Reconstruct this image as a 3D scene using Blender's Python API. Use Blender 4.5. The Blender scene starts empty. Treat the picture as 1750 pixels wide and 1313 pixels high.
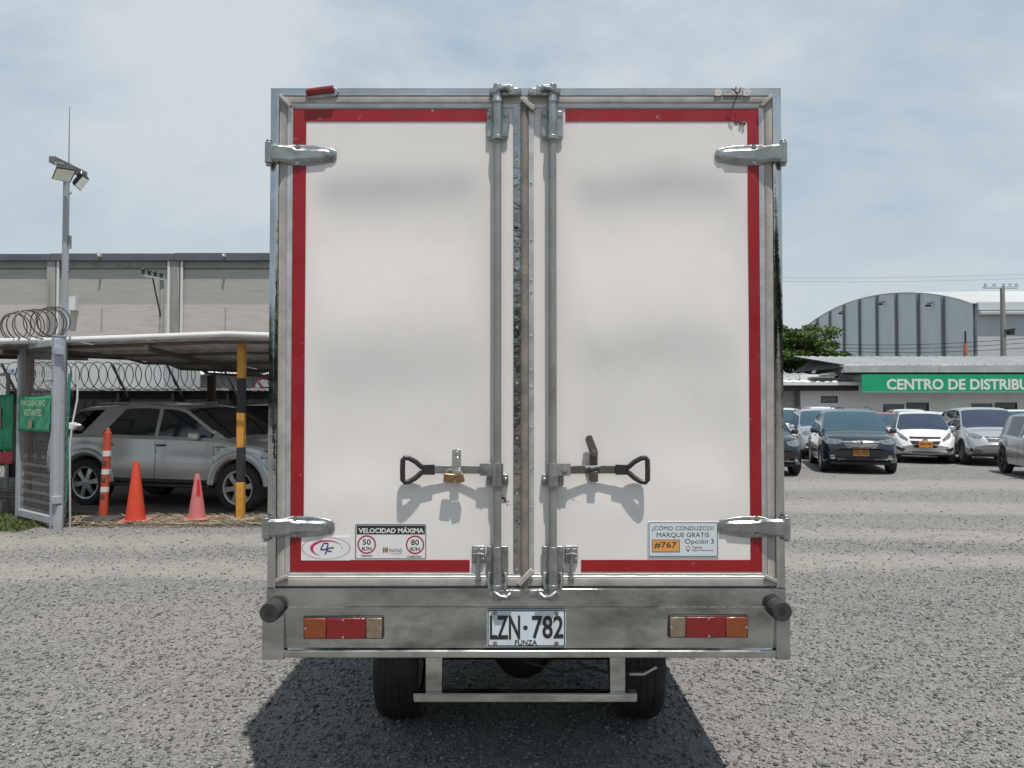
import bpy, bmesh, math, random
import numpy as np
from mathutils import Vector, Matrix
from mathutils.bvhtree import BVHTree
random.seed(7); rng = np.random.default_rng(7)
C = bpy.context.scene.collection
S = bpy.context.scene
R = math.radians

# ------------------------------------------------------------------ camera
CAMZ, PITCH, F = 1.70, R(1.4), 1314.0
cam = bpy.data.cameras.new('camera'); cam_o = bpy.data.objects.new('camera', cam); C.objects.link(cam_o)
cam_o.location = (0, 0, CAMZ); cam_o.rotation_euler = (R(90) + PITCH, 0, 0)
cam.sensor_width = 36; cam.lens = F / 1750 * 36; cam.clip_end = 1200; cam.clip_start = 0.05
S.camera = cam_o

# ------------------------------------------------------------------ sky and sun
SUN = Vector((0.125, -0.285, 0.95)).normalized()
w = bpy.data.worlds.new('World'); S.world = w; w.use_nodes = True
nt = w.node_tree; nt.nodes.clear()
def N(t, **k):
    n = nt.nodes.new(t)
    for a, b in k.items(): setattr(n, a, b)
    return n
sky = N('ShaderNodeTexSky', sky_type='NISHITA', sun_disc=False, sun_elevation=math.asin(SUN.z),
        sun_rotation=math.atan2(SUN.x, SUN.y), air_density=1.0, dust_density=2.5, ozone_density=2.0, altitude=900)
tc = N('ShaderNodeTexCoord'); sp = N('ShaderNodeSeparateXYZ'); nt.links.new(tc.outputs['Generated'], sp.inputs[0])
az = N('ShaderNodeMath', operation='ABSOLUTE'); nt.links.new(sp.outputs['Z'], az.inputs[0])
ad = N('ShaderNodeMath', operation='ADD'); ad.inputs[1].default_value = 0.28; nt.links.new(az.outputs[0], ad.inputs[0])
dx = N('ShaderNodeMath', operation='DIVIDE'); nt.links.new(sp.outputs['X'], dx.inputs[0]); nt.links.new(ad.outputs[0], dx.inputs[1])
dy = N('ShaderNodeMath', operation='DIVIDE'); nt.links.new(sp.outputs['Y'], dy.inputs[0]); nt.links.new(ad.outputs[0], dy.inputs[1])
cb = N('ShaderNodeCombineXYZ'); nt.links.new(dx.outputs[0], cb.inputs[0]); nt.links.new(dy.outputs[0], cb.inputs[1]); cb.inputs[2].default_value = 3.7
no = N('ShaderNodeTexNoise'); no.inputs['Scale'].default_value = 1.15; no.inputs['Detail'].default_value = 9; no.inputs['Roughness'].default_value = 0.56
no.inputs['Distortion'].default_value = 0.25
nt.links.new(cb.outputs[0], no.inputs['Vector'])
rp = N('ShaderNodeValToRGB'); rp.color_ramp.elements[0].position = 0.45; rp.color_ramp.elements[0].color = (0.10, 0.10, 0.10, 1)
rp.color_ramp.elements[1].position = 0.63; rp.color_ramp.elements[1].color = (0.85, 0.85, 0.85, 1)
nt.links.new(no.outputs['Fac'], rp.inputs[0])
mx = N('ShaderNodeMix', data_type='RGBA'); nt.links.new(rp.outputs['Color'], mx.inputs['Factor'])
hb_ = N('ShaderNodeMix', data_type='RGBA'); hb_.inputs['Factor'].default_value = 0.72; nt.links.new(sky.outputs[0], hb_.inputs['A']); hb_.inputs['B'].default_value = (3.55, 4.95, 6.0, 1)
nt.links.new(hb_.outputs['Result'], mx.inputs['A']); mx.inputs['B'].default_value = (6.25, 6.65, 6.95, 1)
hz = N('ShaderNodeMapRange', interpolation_type='SMOOTHSTEP'); hz.inputs['From Min'].default_value = 0.0; hz.inputs['From Max'].default_value = 0.42
hz.inputs['To Min'].default_value = 0.92; hz.inputs['To Max'].default_value = 0.0; nt.links.new(az.outputs[0], hz.inputs[0])
mh = N('ShaderNodeMix', data_type='RGBA'); nt.links.new(hz.outputs[0], mh.inputs['Factor']); nt.links.new(mx.outputs['Result'], mh.inputs['A'])
mh.inputs['B'].default_value = (5.55, 6.1, 6.45, 1)
bg = N('ShaderNodeBackground'); bg.inputs['Strength'].default_value = 0.095
nt.links.new(mh.outputs['Result'], bg.inputs['Color'])
wo = N('ShaderNodeOutputWorld'); nt.links.new(bg.outputs[0], wo.inputs[0])
sun = bpy.data.lights.new('sun', 'SUN'); sun.energy = 4.0; sun.angle = R(0.6); sun.color = (1.0, 0.945, 0.885)
sun_o = bpy.data.objects.new('sun', sun); C.objects.link(sun_o); sun_o.rotation_euler = (-SUN).to_track_quat('-Z', 'Y').to_euler()
sun_o.location = (2, -4, 20)
S.view_settings.view_transform = 'Standard'; S.view_settings.look = 'None'; S.view_settings.exposure = 0.18
S.view_settings.gamma = 1.0; S.view_settings.use_curve_mapping = False

# ------------------------------------------------------------------ materials
_m = {}
def mat(name, col, rough=0.5, metal=0.0, var=0.12, scale=6.0, bump=0.0, bscale=60.0, coat=0.0, rvar=0.0, spec=0.5,
        stretch=(1, 1, 1), dirt=None, dirt_amt=0.0, dirt_scale=2.0, dirt_lo=0.5, dirt_hi=0.7, trans=0.0, island=False, emis=None):
    """principled material: colour broken up by noise, optional dirt colour, roughness variation and bump"""
    if name in _m: return _m[name]
    m = bpy.data.materials.new(name); m.use_nodes = True; t = m.node_tree; n = t.nodes; l = t.links
    b = n['Principled BSDF']
    b.inputs['Metallic'].default_value = metal; b.inputs['Roughness'].default_value = rough
    b.inputs['Specular IOR Level'].default_value = spec
    if coat: b.inputs['Coat Weight'].default_value = coat; b.inputs['Coat Roughness'].default_value = 0.05
    tcd = n.new('ShaderNodeTexCoord'); mp = n.new('ShaderNodeMapping'); mp.inputs['Scale'].default_value = stretch
    l.new(tcd.outputs['Object'], mp.inputs[0])
    nz = n.new('ShaderNodeTexNoise'); nz.inputs['Scale'].default_value = scale; nz.inputs['Detail'].default_value = 6
    l.new(mp.outputs[0], nz.inputs['Vector'])
    mr = n.new('ShaderNodeMapRange'); mr.inputs['From Min'].default_value = 0.3; mr.inputs['From Max'].default_value = 0.7
    mr.inputs['To Min'].default_value = 1 - var; mr.inputs['To Max'].default_value = 1 + var
    l.new(nz.outputs['Fac'], mr.inputs[0])
    fac = mr.outputs[0]
    if island:
        g = n.new('ShaderNodeNewGeometry'); m2 = n.new('ShaderNodeMapRange'); m2.inputs['To Min'].default_value = 1 - island; m2.inputs['To Max'].default_value = 1 + island
        l.new(g.outputs['Random Per Island'], m2.inputs[0])
        mm = n.new('ShaderNodeMath'); mm.operation = 'MULTIPLY'; l.new(fac, mm.inputs[0]); l.new(m2.outputs[0], mm.inputs[1]); fac = mm.outputs[0]
    vm = n.new('ShaderNodeVectorMath'); vm.operation = 'SCALE'; vm.inputs[0].default_value = col[:3]; l.new(fac, vm.inputs['Scale'])
    out = vm.outputs[0]
    if dirt:
        nd = n.new('ShaderNodeTexNoise'); nd.inputs['Scale'].default_value = dirt_scale; nd.inputs['Detail'].default_value = 8; nd.inputs['Roughness'].default_value = 0.65
        l.new(mp.outputs[0], nd.inputs['Vector'])
        r2 = n.new('ShaderNodeMapRange'); r2.inputs['From Min'].default_value = dirt_lo; r2.inputs['From Max'].default_value = dirt_hi
        r2.inputs['To Max'].default_value = dirt_amt; l.new(nd.outputs['Fac'], r2.inputs[0])
        mi = n.new('ShaderNodeMix'); mi.data_type = 'RGBA'; l.new(r2.outputs[0], mi.inputs['Factor']); l.new(out, mi.inputs['A'])
        mi.inputs['B'].default_value = (*dirt, 1); out = mi.outputs['Result']
        if rvar == 0: rvar = 0.1
    l.new(out, b.inputs['Base Color'])
    if rvar:
        nr = n.new('ShaderNodeTexNoise'); nr.inputs['Scale'].default_value = scale * 1.7; nr.inputs['Detail'].default_value = 7; l.new(mp.outputs[0], nr.inputs['Vector'])
        r3 = n.new('ShaderNodeMapRange'); r3.inputs['From Min'].default_value = 0.35; r3.inputs['From Max'].default_value = 0.65
        r3.inputs['To Min'].default_value = max(0.02, rough - rvar); r3.inputs['To Max'].default_value = min(1, rough + rvar)
        l.new(nr.outputs['Fac'], r3.inputs[0]); l.new(r3.outputs[0], b.inputs['Roughness'])
    if bump:
        nb = n.new('ShaderNodeTexNoise'); nb.inputs['Scale'].default_value = bscale; nb.inputs['Detail'].default_value = 5; l.new(mp.outputs[0], nb.inputs['Vector'])
        bp = n.new('ShaderNodeBump'); bp.inputs['Strength'].default_value = bump; bp.inputs['Distance'].default_value = 0.01
        l.new(nb.outputs['Fac'], bp.inputs['Height']); l.new(bp.outputs[0], b.inputs['Normal'])
    if trans: b.inputs['Transmission Weight'].default_value = trans
    _m[name] = m; return m

M_steel = mat('brushed_steel', (0.56, 0.56, 0.55), 0.12, 1.0, var=0.18, scale=7, rvar=0.10, bump=0.22, bscale=9, dirt=(0.16, 0.145, 0.12), dirt_amt=0.55, dirt_scale=3.5, dirt_lo=0.48, dirt_hi=0.72)
M_apron = mat('smudged_reflection_steel', (0.46, 0.46, 0.455), 0.10, 1.0, var=0.35, scale=4, rvar=0.09, bump=0.45, bscale=4, dirt=(0.10, 0.094, 0.086), dirt_amt=0.7, dirt_scale=4.5, dirt_lo=0.46, dirt_hi=0.66, stretch=(.6, 1, 1.4))  # smudges, plus dark reflections painted into the colour as blotches
M_alu = mat('dull_aluminium', (0.58, 0.58, 0.57), 0.45, 0.75, var=0.1, scale=9, rvar=0.1, bump=0.04, dirt=(0.2, 0.19, 0.17), dirt_amt=0.35, dirt_scale=5)
M_gasket = mat('beige_gasket', (0.36, 0.335, 0.30), 0.6, 0.0, var=0.14, scale=12, bump=0.1, dirt=(0.12, 0.11, 0.095), dirt_amt=0.5, dirt_scale=7)
M_gask2 = mat('brown_gasket', (0.22, 0.185, 0.16), 0.65, 0.0, var=0.2, scale=14, bump=0.15, dirt=(0.09, 0.075, 0.065), dirt_amt=0.6, dirt_scale=9)
M_mirror = mat('crinkled_foil_strip', (0.4, 0.4, 0.4), 0.16, 1.0, var=0.3, bump=0.55, bscale=24, rvar=0.08, dirt=(0.08, 0.08, 0.09), dirt_amt=0.5, dirt_scale=9)
M_red = mat('red_reflective_tape', (0.28, 0.009, 0.014), 0.38, 0.0, var=0.10, scale=5, bump=0.03, dirt=(0.55, 0.45, 0.42), dirt_amt=0.75, dirt_scale=24, dirt_lo=0.655, dirt_hi=0.70)
M_gel = mat('white_gelcoat', (0.74, 0.705, 0.68), 0.5, 0.0, var=0.03, scale=1.4, rvar=0.05, spec=0.35, dirt=(0.42, 0.39, 0.35), dirt_amt=0.22, dirt_scale=3.0, dirt_lo=0.52, dirt_hi=0.8)
M_lip = mat('worn_bright_steel', (0.55, 0.54, 0.52), 0.3, 1.0, var=0.15, scale=5, rvar=0.1, bump=0.1, bscale=12, dirt=(0.16, 0.14, 0.11), dirt_amt=0.5, dirt_scale=4)
M_galv = mat('galvanised_steel', (0.33, 0.345, 0.338), 0.36, 0.8, var=0.2, scale=16, rvar=0.12, bump=0.1, bscale=50, dirt=(0.13, 0.125, 0.11), dirt_amt=0.5, dirt_scale=14)
M_rod = mat('grey_painted_rod', (0.27, 0.275, 0.265), 0.5, 0.4, var=0.15, scale=10, bump=0.06, dirt=(0.13, 0.1, 0.085), dirt_amt=0.6, dirt_scale=5)
M_rust = mat('brown_steel_bar', (0.13, 0.105, 0.095), 0.5, 0.5, var=0.25, scale=20, bump=0.15, rvar=0.12)
M_black = mat('black_plastic', (0.028, 0.024, 0.024), 0.42, 0.0, var=0.2, scale=20, bump=0.05)
M_rubber = mat('black_rubber', (0.035, 0.034, 0.033), 0.75, 0.0, var=0.25, scale=15, bump=0.2, dirt=(0.15, 0.14, 0.125), dirt_amt=0.45, dirt_scale=8)
M_tyre = mat('tyre_rubber', (0.022, 0.022, 0.022), 0.8, 0.0, var=0.25, scale=12, bump=0.25, dirt=(0.10, 0.095, 0.085), dirt_amt=0.35, dirt_scale=5)
M_brass = mat('worn_brass', (0.36, 0.235, 0.12), 0.38, 0.9, var=0.22, scale=40, rvar=0.12, bump=0.1, dirt=(0.2, 0.13, 0.08), dirt_amt=0.5, dirt_scale=30)
M_chrome = mat('chrome', (0.72, 0.72, 0.72), 0.1, 1.0, var=0.06, rvar=0.05)
M_amber = mat('amber_lens', (0.22, 0.05, 0.013), 0.18, 0.0, var=0.12, scale=30, coat=0.5, bump=0.25, bscale=120)
M_redl = mat('red_lens', (0.20, 0.007, 0.009), 0.16, 0.0, var=0.15, scale=30, coat=0.5, bump=0.25, bscale=120)
M_clear = mat('clear_lens', (0.19, 0.15, 0.095), 0.14, 0.0, var=0.2, scale=40, coat=0.6, bump=0.25, bscale=120)
M_plate = mat('white_plate', (0.60, 0.66, 0.70), 0.4, 0.0, var=0.08, scale=12, dirt=(0.3, 0.3, 0.3), dirt_amt=0.3, dirt_scale=9)
M_sticker = mat('white_sticker', (0.72, 0.72, 0.71), 0.4, 0.0, var=0.03, scale=10, dirt=(0.45, 0.43, 0.4), dirt_amt=0.25, dirt_scale=8)
M_stick2 = mat('pale_blue_sticker', (0.60, 0.66, 0.69), 0.4, 0.0, var=0.03, scale=10)
M_ink = mat('black_ink', (0.022, 0.024, 0.03), 0.5, 0.0, var=0.1)
M_inkred = mat('red_ink', (0.42, 0.02, 0.06), 0.5, 0.0, var=0.08)
M_inkpink = mat('crimson_ink', (0.50, 0.03, 0.12), 0.5, 0.0, var=0.08)
M_inkblue = mat('navy_ink', (0.03, 0.035, 0.16), 0.5, 0.0, var=0.08)
M_inkor = mat('orange_ink', (0.68, 0.32, 0.09), 0.5, 0.0, var=0.06)
M_inkgrey = mat('grey_ink', (0.16, 0.16, 0.17), 0.5, 0.0, var=0.08)
M_inkgold = mat('gold_ink', (0.22, 0.15, 0.05), 0.5, 0.0, var=0.15)
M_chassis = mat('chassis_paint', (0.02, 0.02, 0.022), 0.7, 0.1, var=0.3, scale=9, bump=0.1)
M_gl = mat('dark_glass', (0.018, 0.026, 0.032), 0.06, 0.0, var=0.15, scale=2, coat=0.3, spec=0.7)
M_gl2 = mat('blue_glass', (0.035, 0.075, 0.10), 0.07, 0.0, var=0.25, scale=1.5, coat=0.3, spec=0.7)
M_gl3 = mat('tinted_windscreen', (0.03, 0.042, 0.068), 0.09, 0.0, var=0.2, scale=1.5, coat=0.2, spec=0.6)
M_rim = mat('alloy', (0.48, 0.48, 0.48), 0.3, 0.7, var=0.1, rvar=0.05)
M_gate = mat('grey_gate_paint', (0.36, 0.385, 0.42), 0.5, 0.0, var=0.10, scale=5, bump=0.05, dirt=(0.17, 0.15, 0.13), dirt_amt=0.45, dirt_scale=5)
M_wire = mat('galvanised_wire', (0.30, 0.30, 0.29), 0.5, 0.5, var=0.2)
M_razor = mat('rusty_razor_wire', (0.055, 0.052, 0.048), 0.6, 0.4, var=0.3, scale=9)
M_green = mat('green_banner', (0.012, 0.25, 0.115), 0.5, 0.0, var=0.12, scale=3)
M_dirt = None

# ------------------------------------------------------------------ mesh helpers
YSC = 1.0     # how far fittings stand off the door: relief scale used while the rear of the truck is built
class MB:
    def __init__(s): s.v = []; s.f = []
    def add(s, vs, fs):
        o = len(s.v); s.v += [tuple(p) for p in vs]; s.f += [tuple(i + o for i in f) for f in fs]; return s
    def box(s, x0, x1, y0, y1, z0, z1):
        return s.add([(x0,y0,z0),(x1,y0,z0),(x1,y1,z0),(x0,y1,z0),(x0,y0,z1),(x1,y0,z1),(x1,y1,z1),(x0,y1,z1)],
                     [(0,3,2,1),(4,5,6,7),(0,1,5,4),(1,2,6,5),(2,3,7,6),(3,0,4,7)])
    def bar(s, p0, p1, wx, wz, up=(0,0,1)):
        """rectangular bar from p0 to p1"""
        p0, p1 = Vector(p0), Vector(p1); d = (p1 - p0).normalized(); u = Vector(up)
        if abs(d.dot(u)) > 0.98: u = Vector((0,1,0))
        a = d.cross(u).normalized(); b = a.cross(d).normalized()
        vs = []
        for p in (p0, p1):
            for q, r in ((-1,-1),(1,-1),(1,1),(-1,1)): vs.append(p + a*q*wx/2 + b*r*wz/2)
        return s.add(vs, [(0,3,2,1),(4,5,6,7),(0,1,5,4),(1,2,6,5),(2,3,7,6),(3,0,4,7)])
    def cyl(s, p0, p1, r0, r1=None, n=12, cap=True):
        r1 = r0 if r1 is None else r1
        p0, p1 = Vector(p0), Vector(p1); d = (p1 - p0).normalized(); u = Vector((0,0,1)) if abs(d.z) < 0.9 else Vector((0,1,0))
        a = d.cross(u).normalized(); b = a.cross(d)
        vs = []
        for p, r in ((p0, r0), (p1, r1)):
            for k in range(n):
                t = 2*math.pi*k/n; w_ = (a*math.cos(t) + b*math.sin(t))*r; w_.y /= YSC; vs.append(p + w_)
        fs = [(k, (k+1)%n, n+(k+1)%n, n+k) for k in range(n)]
        if cap: fs += [tuple(range(n))[::-1], tuple(range(n, 2*n))]
        return s.add(vs, fs)
    def tube(s, pts, r, n=6, closed=False, sq=False):
        pts = [Vector(p) for p in pts]; m = len(pts); rings = []
        t0 = (pts[1]-pts[0]).normalized(); u = Vector((0,0,1)) if abs(t0.z) < 0.9 else Vector((0,1,0))
        nrm = (u - t0*u.dot(t0)).normalized()
        vs = []
        for i, p in enumerate(pts):
            a = pts[(i-1) % m] if (closed or i > 0) else p; b = pts[(i+1) % m] if (closed or i < m-1) else p
            t = (b - a).normalized(); nrm = nrm - t*nrm.dot(t)
            if nrm.length < 1e-6: nrm = t.orthogonal()
            nrm.normalize(); bi = t.cross(nrm); rr = r[i] if hasattr(r, '__len__') else r
            for k in range(n):
                q = 2*math.pi*(k+0.5)/n; w_ = (nrm*math.cos(q) + bi*math.sin(q))*rr; w_.y /= YSC; vs.append(p + w_)
        fs = []
        for i in range(m if closed else m-1):
            j = (i+1) % m
            for k in range(n): fs.append((i*n+k, i*n+(k+1)%n, j*n+(k+1)%n, j*n+k))
        if not closed: fs += [tuple(range(n))[::-1], tuple(range((m-1)*n, m*n))]
        return s.add(vs, fs)
    def prism(s, poly, y0, y1):
        """polygon given in (x, z), extruded along y"""
        n = len(poly); vs = [(x, y0, z) for x, z in poly] + [(x, y1, z) for x, z in poly]
        return s.add(vs, [tuple(range(n)), tuple(range(n, 2*n))[::-1]] + [(k, n+k, n+(k+1)%n, (k+1)%n) for k in range(n)])
    def ring(s, x0, x1, z0, z1, prof, kx=1.19, kb=1.15, kt=1.05):
        """mitred rectangular frame: profile of (inset, y)"""
        vs = []
        for o, y in prof:
            y = y*.5 if y < 0 else y
            vs += [(x0+o*kx,y,z0+o*kb),(x1-o*kx,y,z0+o*kb),(x1-o*kx,y,z1-o*kt),(x0+o*kx,y,z1-o*kt)]
        fs = []
        for i in range(len(prof)-1):
            for k in range(4): fs.append((i*4+k, i*4+(k+1)%4, (i+1)*4+(k+1)%4, (i+1)*4+k))
        return s.add(vs, fs)
    def revolve(s, prof, c=(0,0,0), axis='z', n=16, cap=True):
        """profile of (radius, height) turned about an axis"""
        vs = []
        for r, h in prof:
            for k in range(n):
                t = 2*math.pi*k/n; a, b = r*math.cos(t), r*math.sin(t)
                p = {'z': (a, b, h), 'y': (a, h, b), 'x': (h, a, b)}[axis]
                vs.append((p[0]+c[0], p[1]+c[1], p[2]+c[2]))
        fs = []
        for i in range(len(prof)-1):
            for k in range(n): fs.append((i*n+k, i*n+(k+1)%n, (i+1)*n+(k+1)%n, (i+1)*n+k))
        if cap and prof[0][0] > 1e-5: fs.append(tuple(range(n))[::-1])
        if cap and prof[-1][0] > 1e-5: fs.append(tuple(range((len(prof)-1)*n, len(prof)*n)))
        return s.add(vs, fs)
    def xf(s, mtx):
        s.v = [tuple(mtx @ Vector(p)) for p in s.v]; return s
    def build(s, name, m, parent=None, bevel=0.0, smooth=35, recalc=True, label=None, kind=None):
        me = bpy.data.meshes.new(name); me.from_pydata([(x, y*YSC, z) for x, y, z in s.v] if YSC != 1 else s.v, [], s.f)
        if recalc:
            bm = bmesh.new(); bm.from_mesh(me); bmesh.ops.recalc_face_normals(bm, faces=bm.faces); bm.to_mesh(me); bm.free()
        if smooth:
            me.shade_smooth(); me.set_sharp_from_angle(angle=R(smooth))
        me.materials.append(m)
        o = bpy.data.objects.new(name, me); C.objects.link(o)
        if parent: o.parent = parent
        if bevel:
            b = o.modifiers.new('bevel', 'BEVEL'); b.width = bevel; b.segments = 2; b.limit_method = 'ANGLE'; b.angle_limit = R(40)
        if label: o['label'] = label
        if kind: o['kind'] = kind
        return o

def thing(name, label, cat, loc=(0,0,0), rz=0.0, group=None):
    o = bpy.data.objects.new(name, None); C.objects.link(o); o.empty_display_size = 0.2
    o.location = loc; o.rotation_euler = (0, 0, rz); o['label'] = label; o['category'] = cat
    if group: o['group'] = group
    return o
def tag(o, label, cat, group=None):
    o['label'] = label; o['category'] = cat
    if group: o['group'] = group
    return o

_tx = {}
def text_uv(sx, bold=0.0):
    """lettering as flat polygons normalised to the unit square"""
    key = (sx, bold)
    if key in _tx: return _tx[key]
    cu = bpy.data.curves.new('t', 'FONT'); cu.body = sx; cu.size = 1; cu.offset = bold; cu.resolution_u = 3
    o = bpy.data.objects.new('t', cu); C.objects.link(o)
    dg = bpy.context.evaluated_depsgraph_get(); me = bpy.data.meshes.new_from_object(o.evaluated_get(dg))
    vs = [(v.co.x, v.co.y) for v in me.vertices]; fs = [tuple(p.vertices) for p in me.polygons]
    bpy.data.objects.remove(o); bpy.data.curves.remove(cu); bpy.data.meshes.remove(me)
    xs = [a for a, b in vs]; ys = [b for a, b in vs]; x0, x1, y0, y1 = min(xs), max(xs), min(ys), max(ys)
    _tx[key] = ([((a-x0)/(x1-x0), (b-y0)/(y1-y0)) for a, b in vs], fs, (x1-x0)/(y1-y0)); return _tx[key]
def text_w(sx):
    cu = bpy.data.curves.new('t', 'FONT'); cu.body = sx; cu.size = 1
    o = bpy.data.objects.new('t', cu); C.objects.link(o); bpy.context.view_layer.update(); w_ = o.dimensions.x
    bpy.data.objects.remove(o); bpy.data.curves.remove(cu); return w_
def text_mb(sx, x0, x1, z0, z1, y, bold=0.0, mb=None):
    vs, fs, _ = text_uv(sx, bold); mb = mb or MB()
    return mb.add([(x0+u*(x1-x0), y, z0+v*(z1-z0)) for u, v in vs], fs)

def Wp(px, py, Y):
    """world point where the ray through photo pixel (px, py) meets the plane at depth Y"""
    u, v = (px-875)/F, (656.5-py)/F
    dyv = math.cos(PITCH) - v*math.sin(PITCH); dz = math.sin(PITCH) + v*math.cos(PITCH); t = Y/dyv
    return (u*t, Y, CAMZ + dz*t)
def Gp(px, py):
    """world point on the ground"""
    u, v = (px-875)/F, (656.5-py)/F
    dyv = math.cos(PITCH) - v*math.sin(PITCH); dz = math.sin(PITCH) + v*math.cos(PITCH); t = -CAMZ/dz
    return (u*t, dyv*t, 0.0)

# ------------------------------------------------------------------ ground
TRACKS = ((8.1, .50, .35, .0, .25), (9.7, .55, .32, .7, .3), (12.6, .9, .2, 2.0, .5), (15.5, 1.1, .15, .5, .4))   # y, half width, wave
def ground_material():
    m = bpy.data.materials.new('gravel_ground'); m.use_nodes = True; t = m.node_tree; n = t.nodes; l = t.links; b = n['Principled BSDF']
    b.inputs['Roughness'].default_value = 0.95; b.inputs['Specular IOR Level'].default_value = 0.15
    tcd = n.new('ShaderNodeTexCoord')
    def noise(sc, det=6, ro=0.6, dist=0.0, st=(1,1,1)):
        mp = n.new('ShaderNodeMapping'); mp.inputs['Scale'].default_value = st; l.new(tcd.outputs['Object'], mp.inputs[0])
        x = n.new('ShaderNodeTexNoise'); x.inputs['Scale'].default_value = sc; x.inputs['Detail'].default_value = det; x.inputs['Roughness'].default_value = ro
        x.inputs['Distortion'].default_value = dist; l.new(mp.outputs[0], x.inputs['Vector']); return x.outputs['Fac']
    def ramp(sock, p0, c0, p1, c1):
        r = n.new('ShaderNodeValToRGB'); r.color_ramp.elements[0].position = p0; r.color_ramp.elements[0].color = (*c0, 1)
        r.color_ramp.elements[1].position = p1; r.color_ramp.elements[1].color = (*c1, 1); l.new(sock, r.inputs[0]); return r.outputs['Color']
    def mixc(f, a, b_):
        x = n.new('ShaderNodeMix'); x.data_type = 'RGBA'; l.new(f, x.inputs['Factor']); l.new(a, x.inputs['A']); l.new(b_, x.inputs['B']); return x.outputs['Result']
    vo = n.new('ShaderNodeTexVoronoi'); vo.inputs['Scale'].default_value = 75; l.new(tcd.outputs['Object'], vo.inputs['Vector'])
    vo2 = n.new('ShaderNodeTexVoronoi'); vo2.inputs['Scale'].default_value = 32; l.new(tcd.outputs['Object'], vo2.inputs['Vector'])
    sv = n.new('ShaderNodeSeparateColor'); l.new(vo.outputs['Color'], sv.inputs[0])
    sv2 = n.new('ShaderNodeSeparateColor'); l.new(vo2.outputs['Color'], sv2.inputs[0])
    g = ramp(sv.outputs[0], 0.0, (0.10, 0.10, 0.099), 1.0, (0.285, 0.282, 0.272))
    g2 = ramp(sv2.outputs[1], 0.1, (0.12, 0.12, 0.117), 0.95, (0.285, 0.281, 0.268))
    fm = n.new('ShaderNodeMath'); fm.operation = 'MULTIPLY'; fm.inputs[1].default_value = 0.9; l.new(noise(3.0), fm.inputs[0])
    g = mixc(fm.outputs[0], g, g2)
    dirt = ramp(noise(9, 9, 0.7), 0.3, (0.205, 0.192, 0.176), 0.75, (0.315, 0.297, 0.273))
    big = n.new('ShaderNodeMapRange'); big.inputs['From Min'].default_value = 0.40; big.inputs['From Max'].default_value = 0.62; big.inputs['To Max'].default_value = 0.85
    l.new(noise(0.33, 7, 0.62, 0.6, (0.45, 1.0, 1)), big.inputs[0])
    c = mixc(big.outputs[0], g, dirt)
    red = n.new('ShaderNodeMapRange'); red.inputs['From Min'].default_value = 0.62; red.inputs['From Max'].default_value = 0.75; red.inputs['To Max'].default_value = 0.4
    l.new(noise(0.9, 8, 0.7), red.inputs[0])
    rr = n.new('ShaderNodeRGB'); rr.outputs[0].default_value = (0.21, 0.165, 0.14, 1)
    c = mixc(red.outputs[0], c, rr.outputs[0])
    sx_ = n.new('ShaderNodeSeparateXYZ'); l.new(tcd.outputs['Object'], sx_.inputs[0])
    def M_(op, a, b_=None):
        x = n.new('ShaderNodeMath'); x.operation = op
        for i, q in enumerate((a, b_)):
            if q is None: continue
            if isinstance(q, (int, float)): x.inputs[i].default_value = q
            else: l.new(q, x.inputs[i])
        return x.outputs[0]
    edge = M_('MULTIPLY', M_('SUBTRACT', noise(1.1, 8, 0.68), 0.5), 1.5); tot = None
    for yc, wd, fr, ph, am in TRACKS:
        cy = M_('ADD', M_('MULTIPLY', M_('SINE', M_('ADD', M_('MULTIPLY', sx_.outputs['X'], fr), ph)), am), yc)
        dd = M_('ADD', M_('ABSOLUTE', M_('SUBTRACT', sx_.outputs['Y'], cy)), edge)
        mr_ = n.new('ShaderNodeMapRange'); mr_.interpolation_type = 'SMOOTHSTEP'; mr_.inputs['From Min'].default_value = wd*.45; mr_.inputs['From Max'].default_value = wd*1.15
        mr_.inputs['To Min'].default_value = 0.85; mr_.inputs['To Max'].default_value = 0.0; l.new(dd, mr_.inputs[0])
        tot = mr_.outputs[0] if tot is None else M_('MAXIMUM', tot, mr_.outputs[0])
    dusty = ramp(noise(5, 9, 0.7), 0.3, (0.225, 0.210, 0.192), 0.72, (0.335, 0.316, 0.292))
    c = mixc(tot, c, dusty)
    l.new(c, b.inputs['Base Color'])
    hsum = n.new('ShaderNodeMath'); hsum.operation = 'ADD'; l.new(vo.outputs['Distance'], hsum.inputs[0]); l.new(noise(25, 8, 0.7), hsum.inputs[1])
    bp = n.new('ShaderNodeBump'); bp.inputs['Strength'].default_value = 0.5; bp.inputs['Distance'].default_value = 0.02; l.new(hsum.outputs[0], bp.inputs['Height'])
    l.new(bp.outputs[0], b.inputs['Normal']); return m
gm = MB()
xs = [-400,-120,-40] + list(np.arange(-16,16.1,1.0)) + [40,120,400]; ys = [-400,-60,-20,-6] + list(np.arange(-2,32.1,1.0)) + [60,140,500]
gv = [(x, y, 0.0) for y in ys for x in xs]; nx = len(xs)
gm.add(gv, [(j*nx+i, j*nx+i+1, (j+1)*nx+i+1, (j+1)*nx+i) for j in range(len(ys)-1) for i in range(nx-1)])
g = gm.build('ground', ground_material(), smooth=0); g['kind'] = 'structure'

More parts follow.
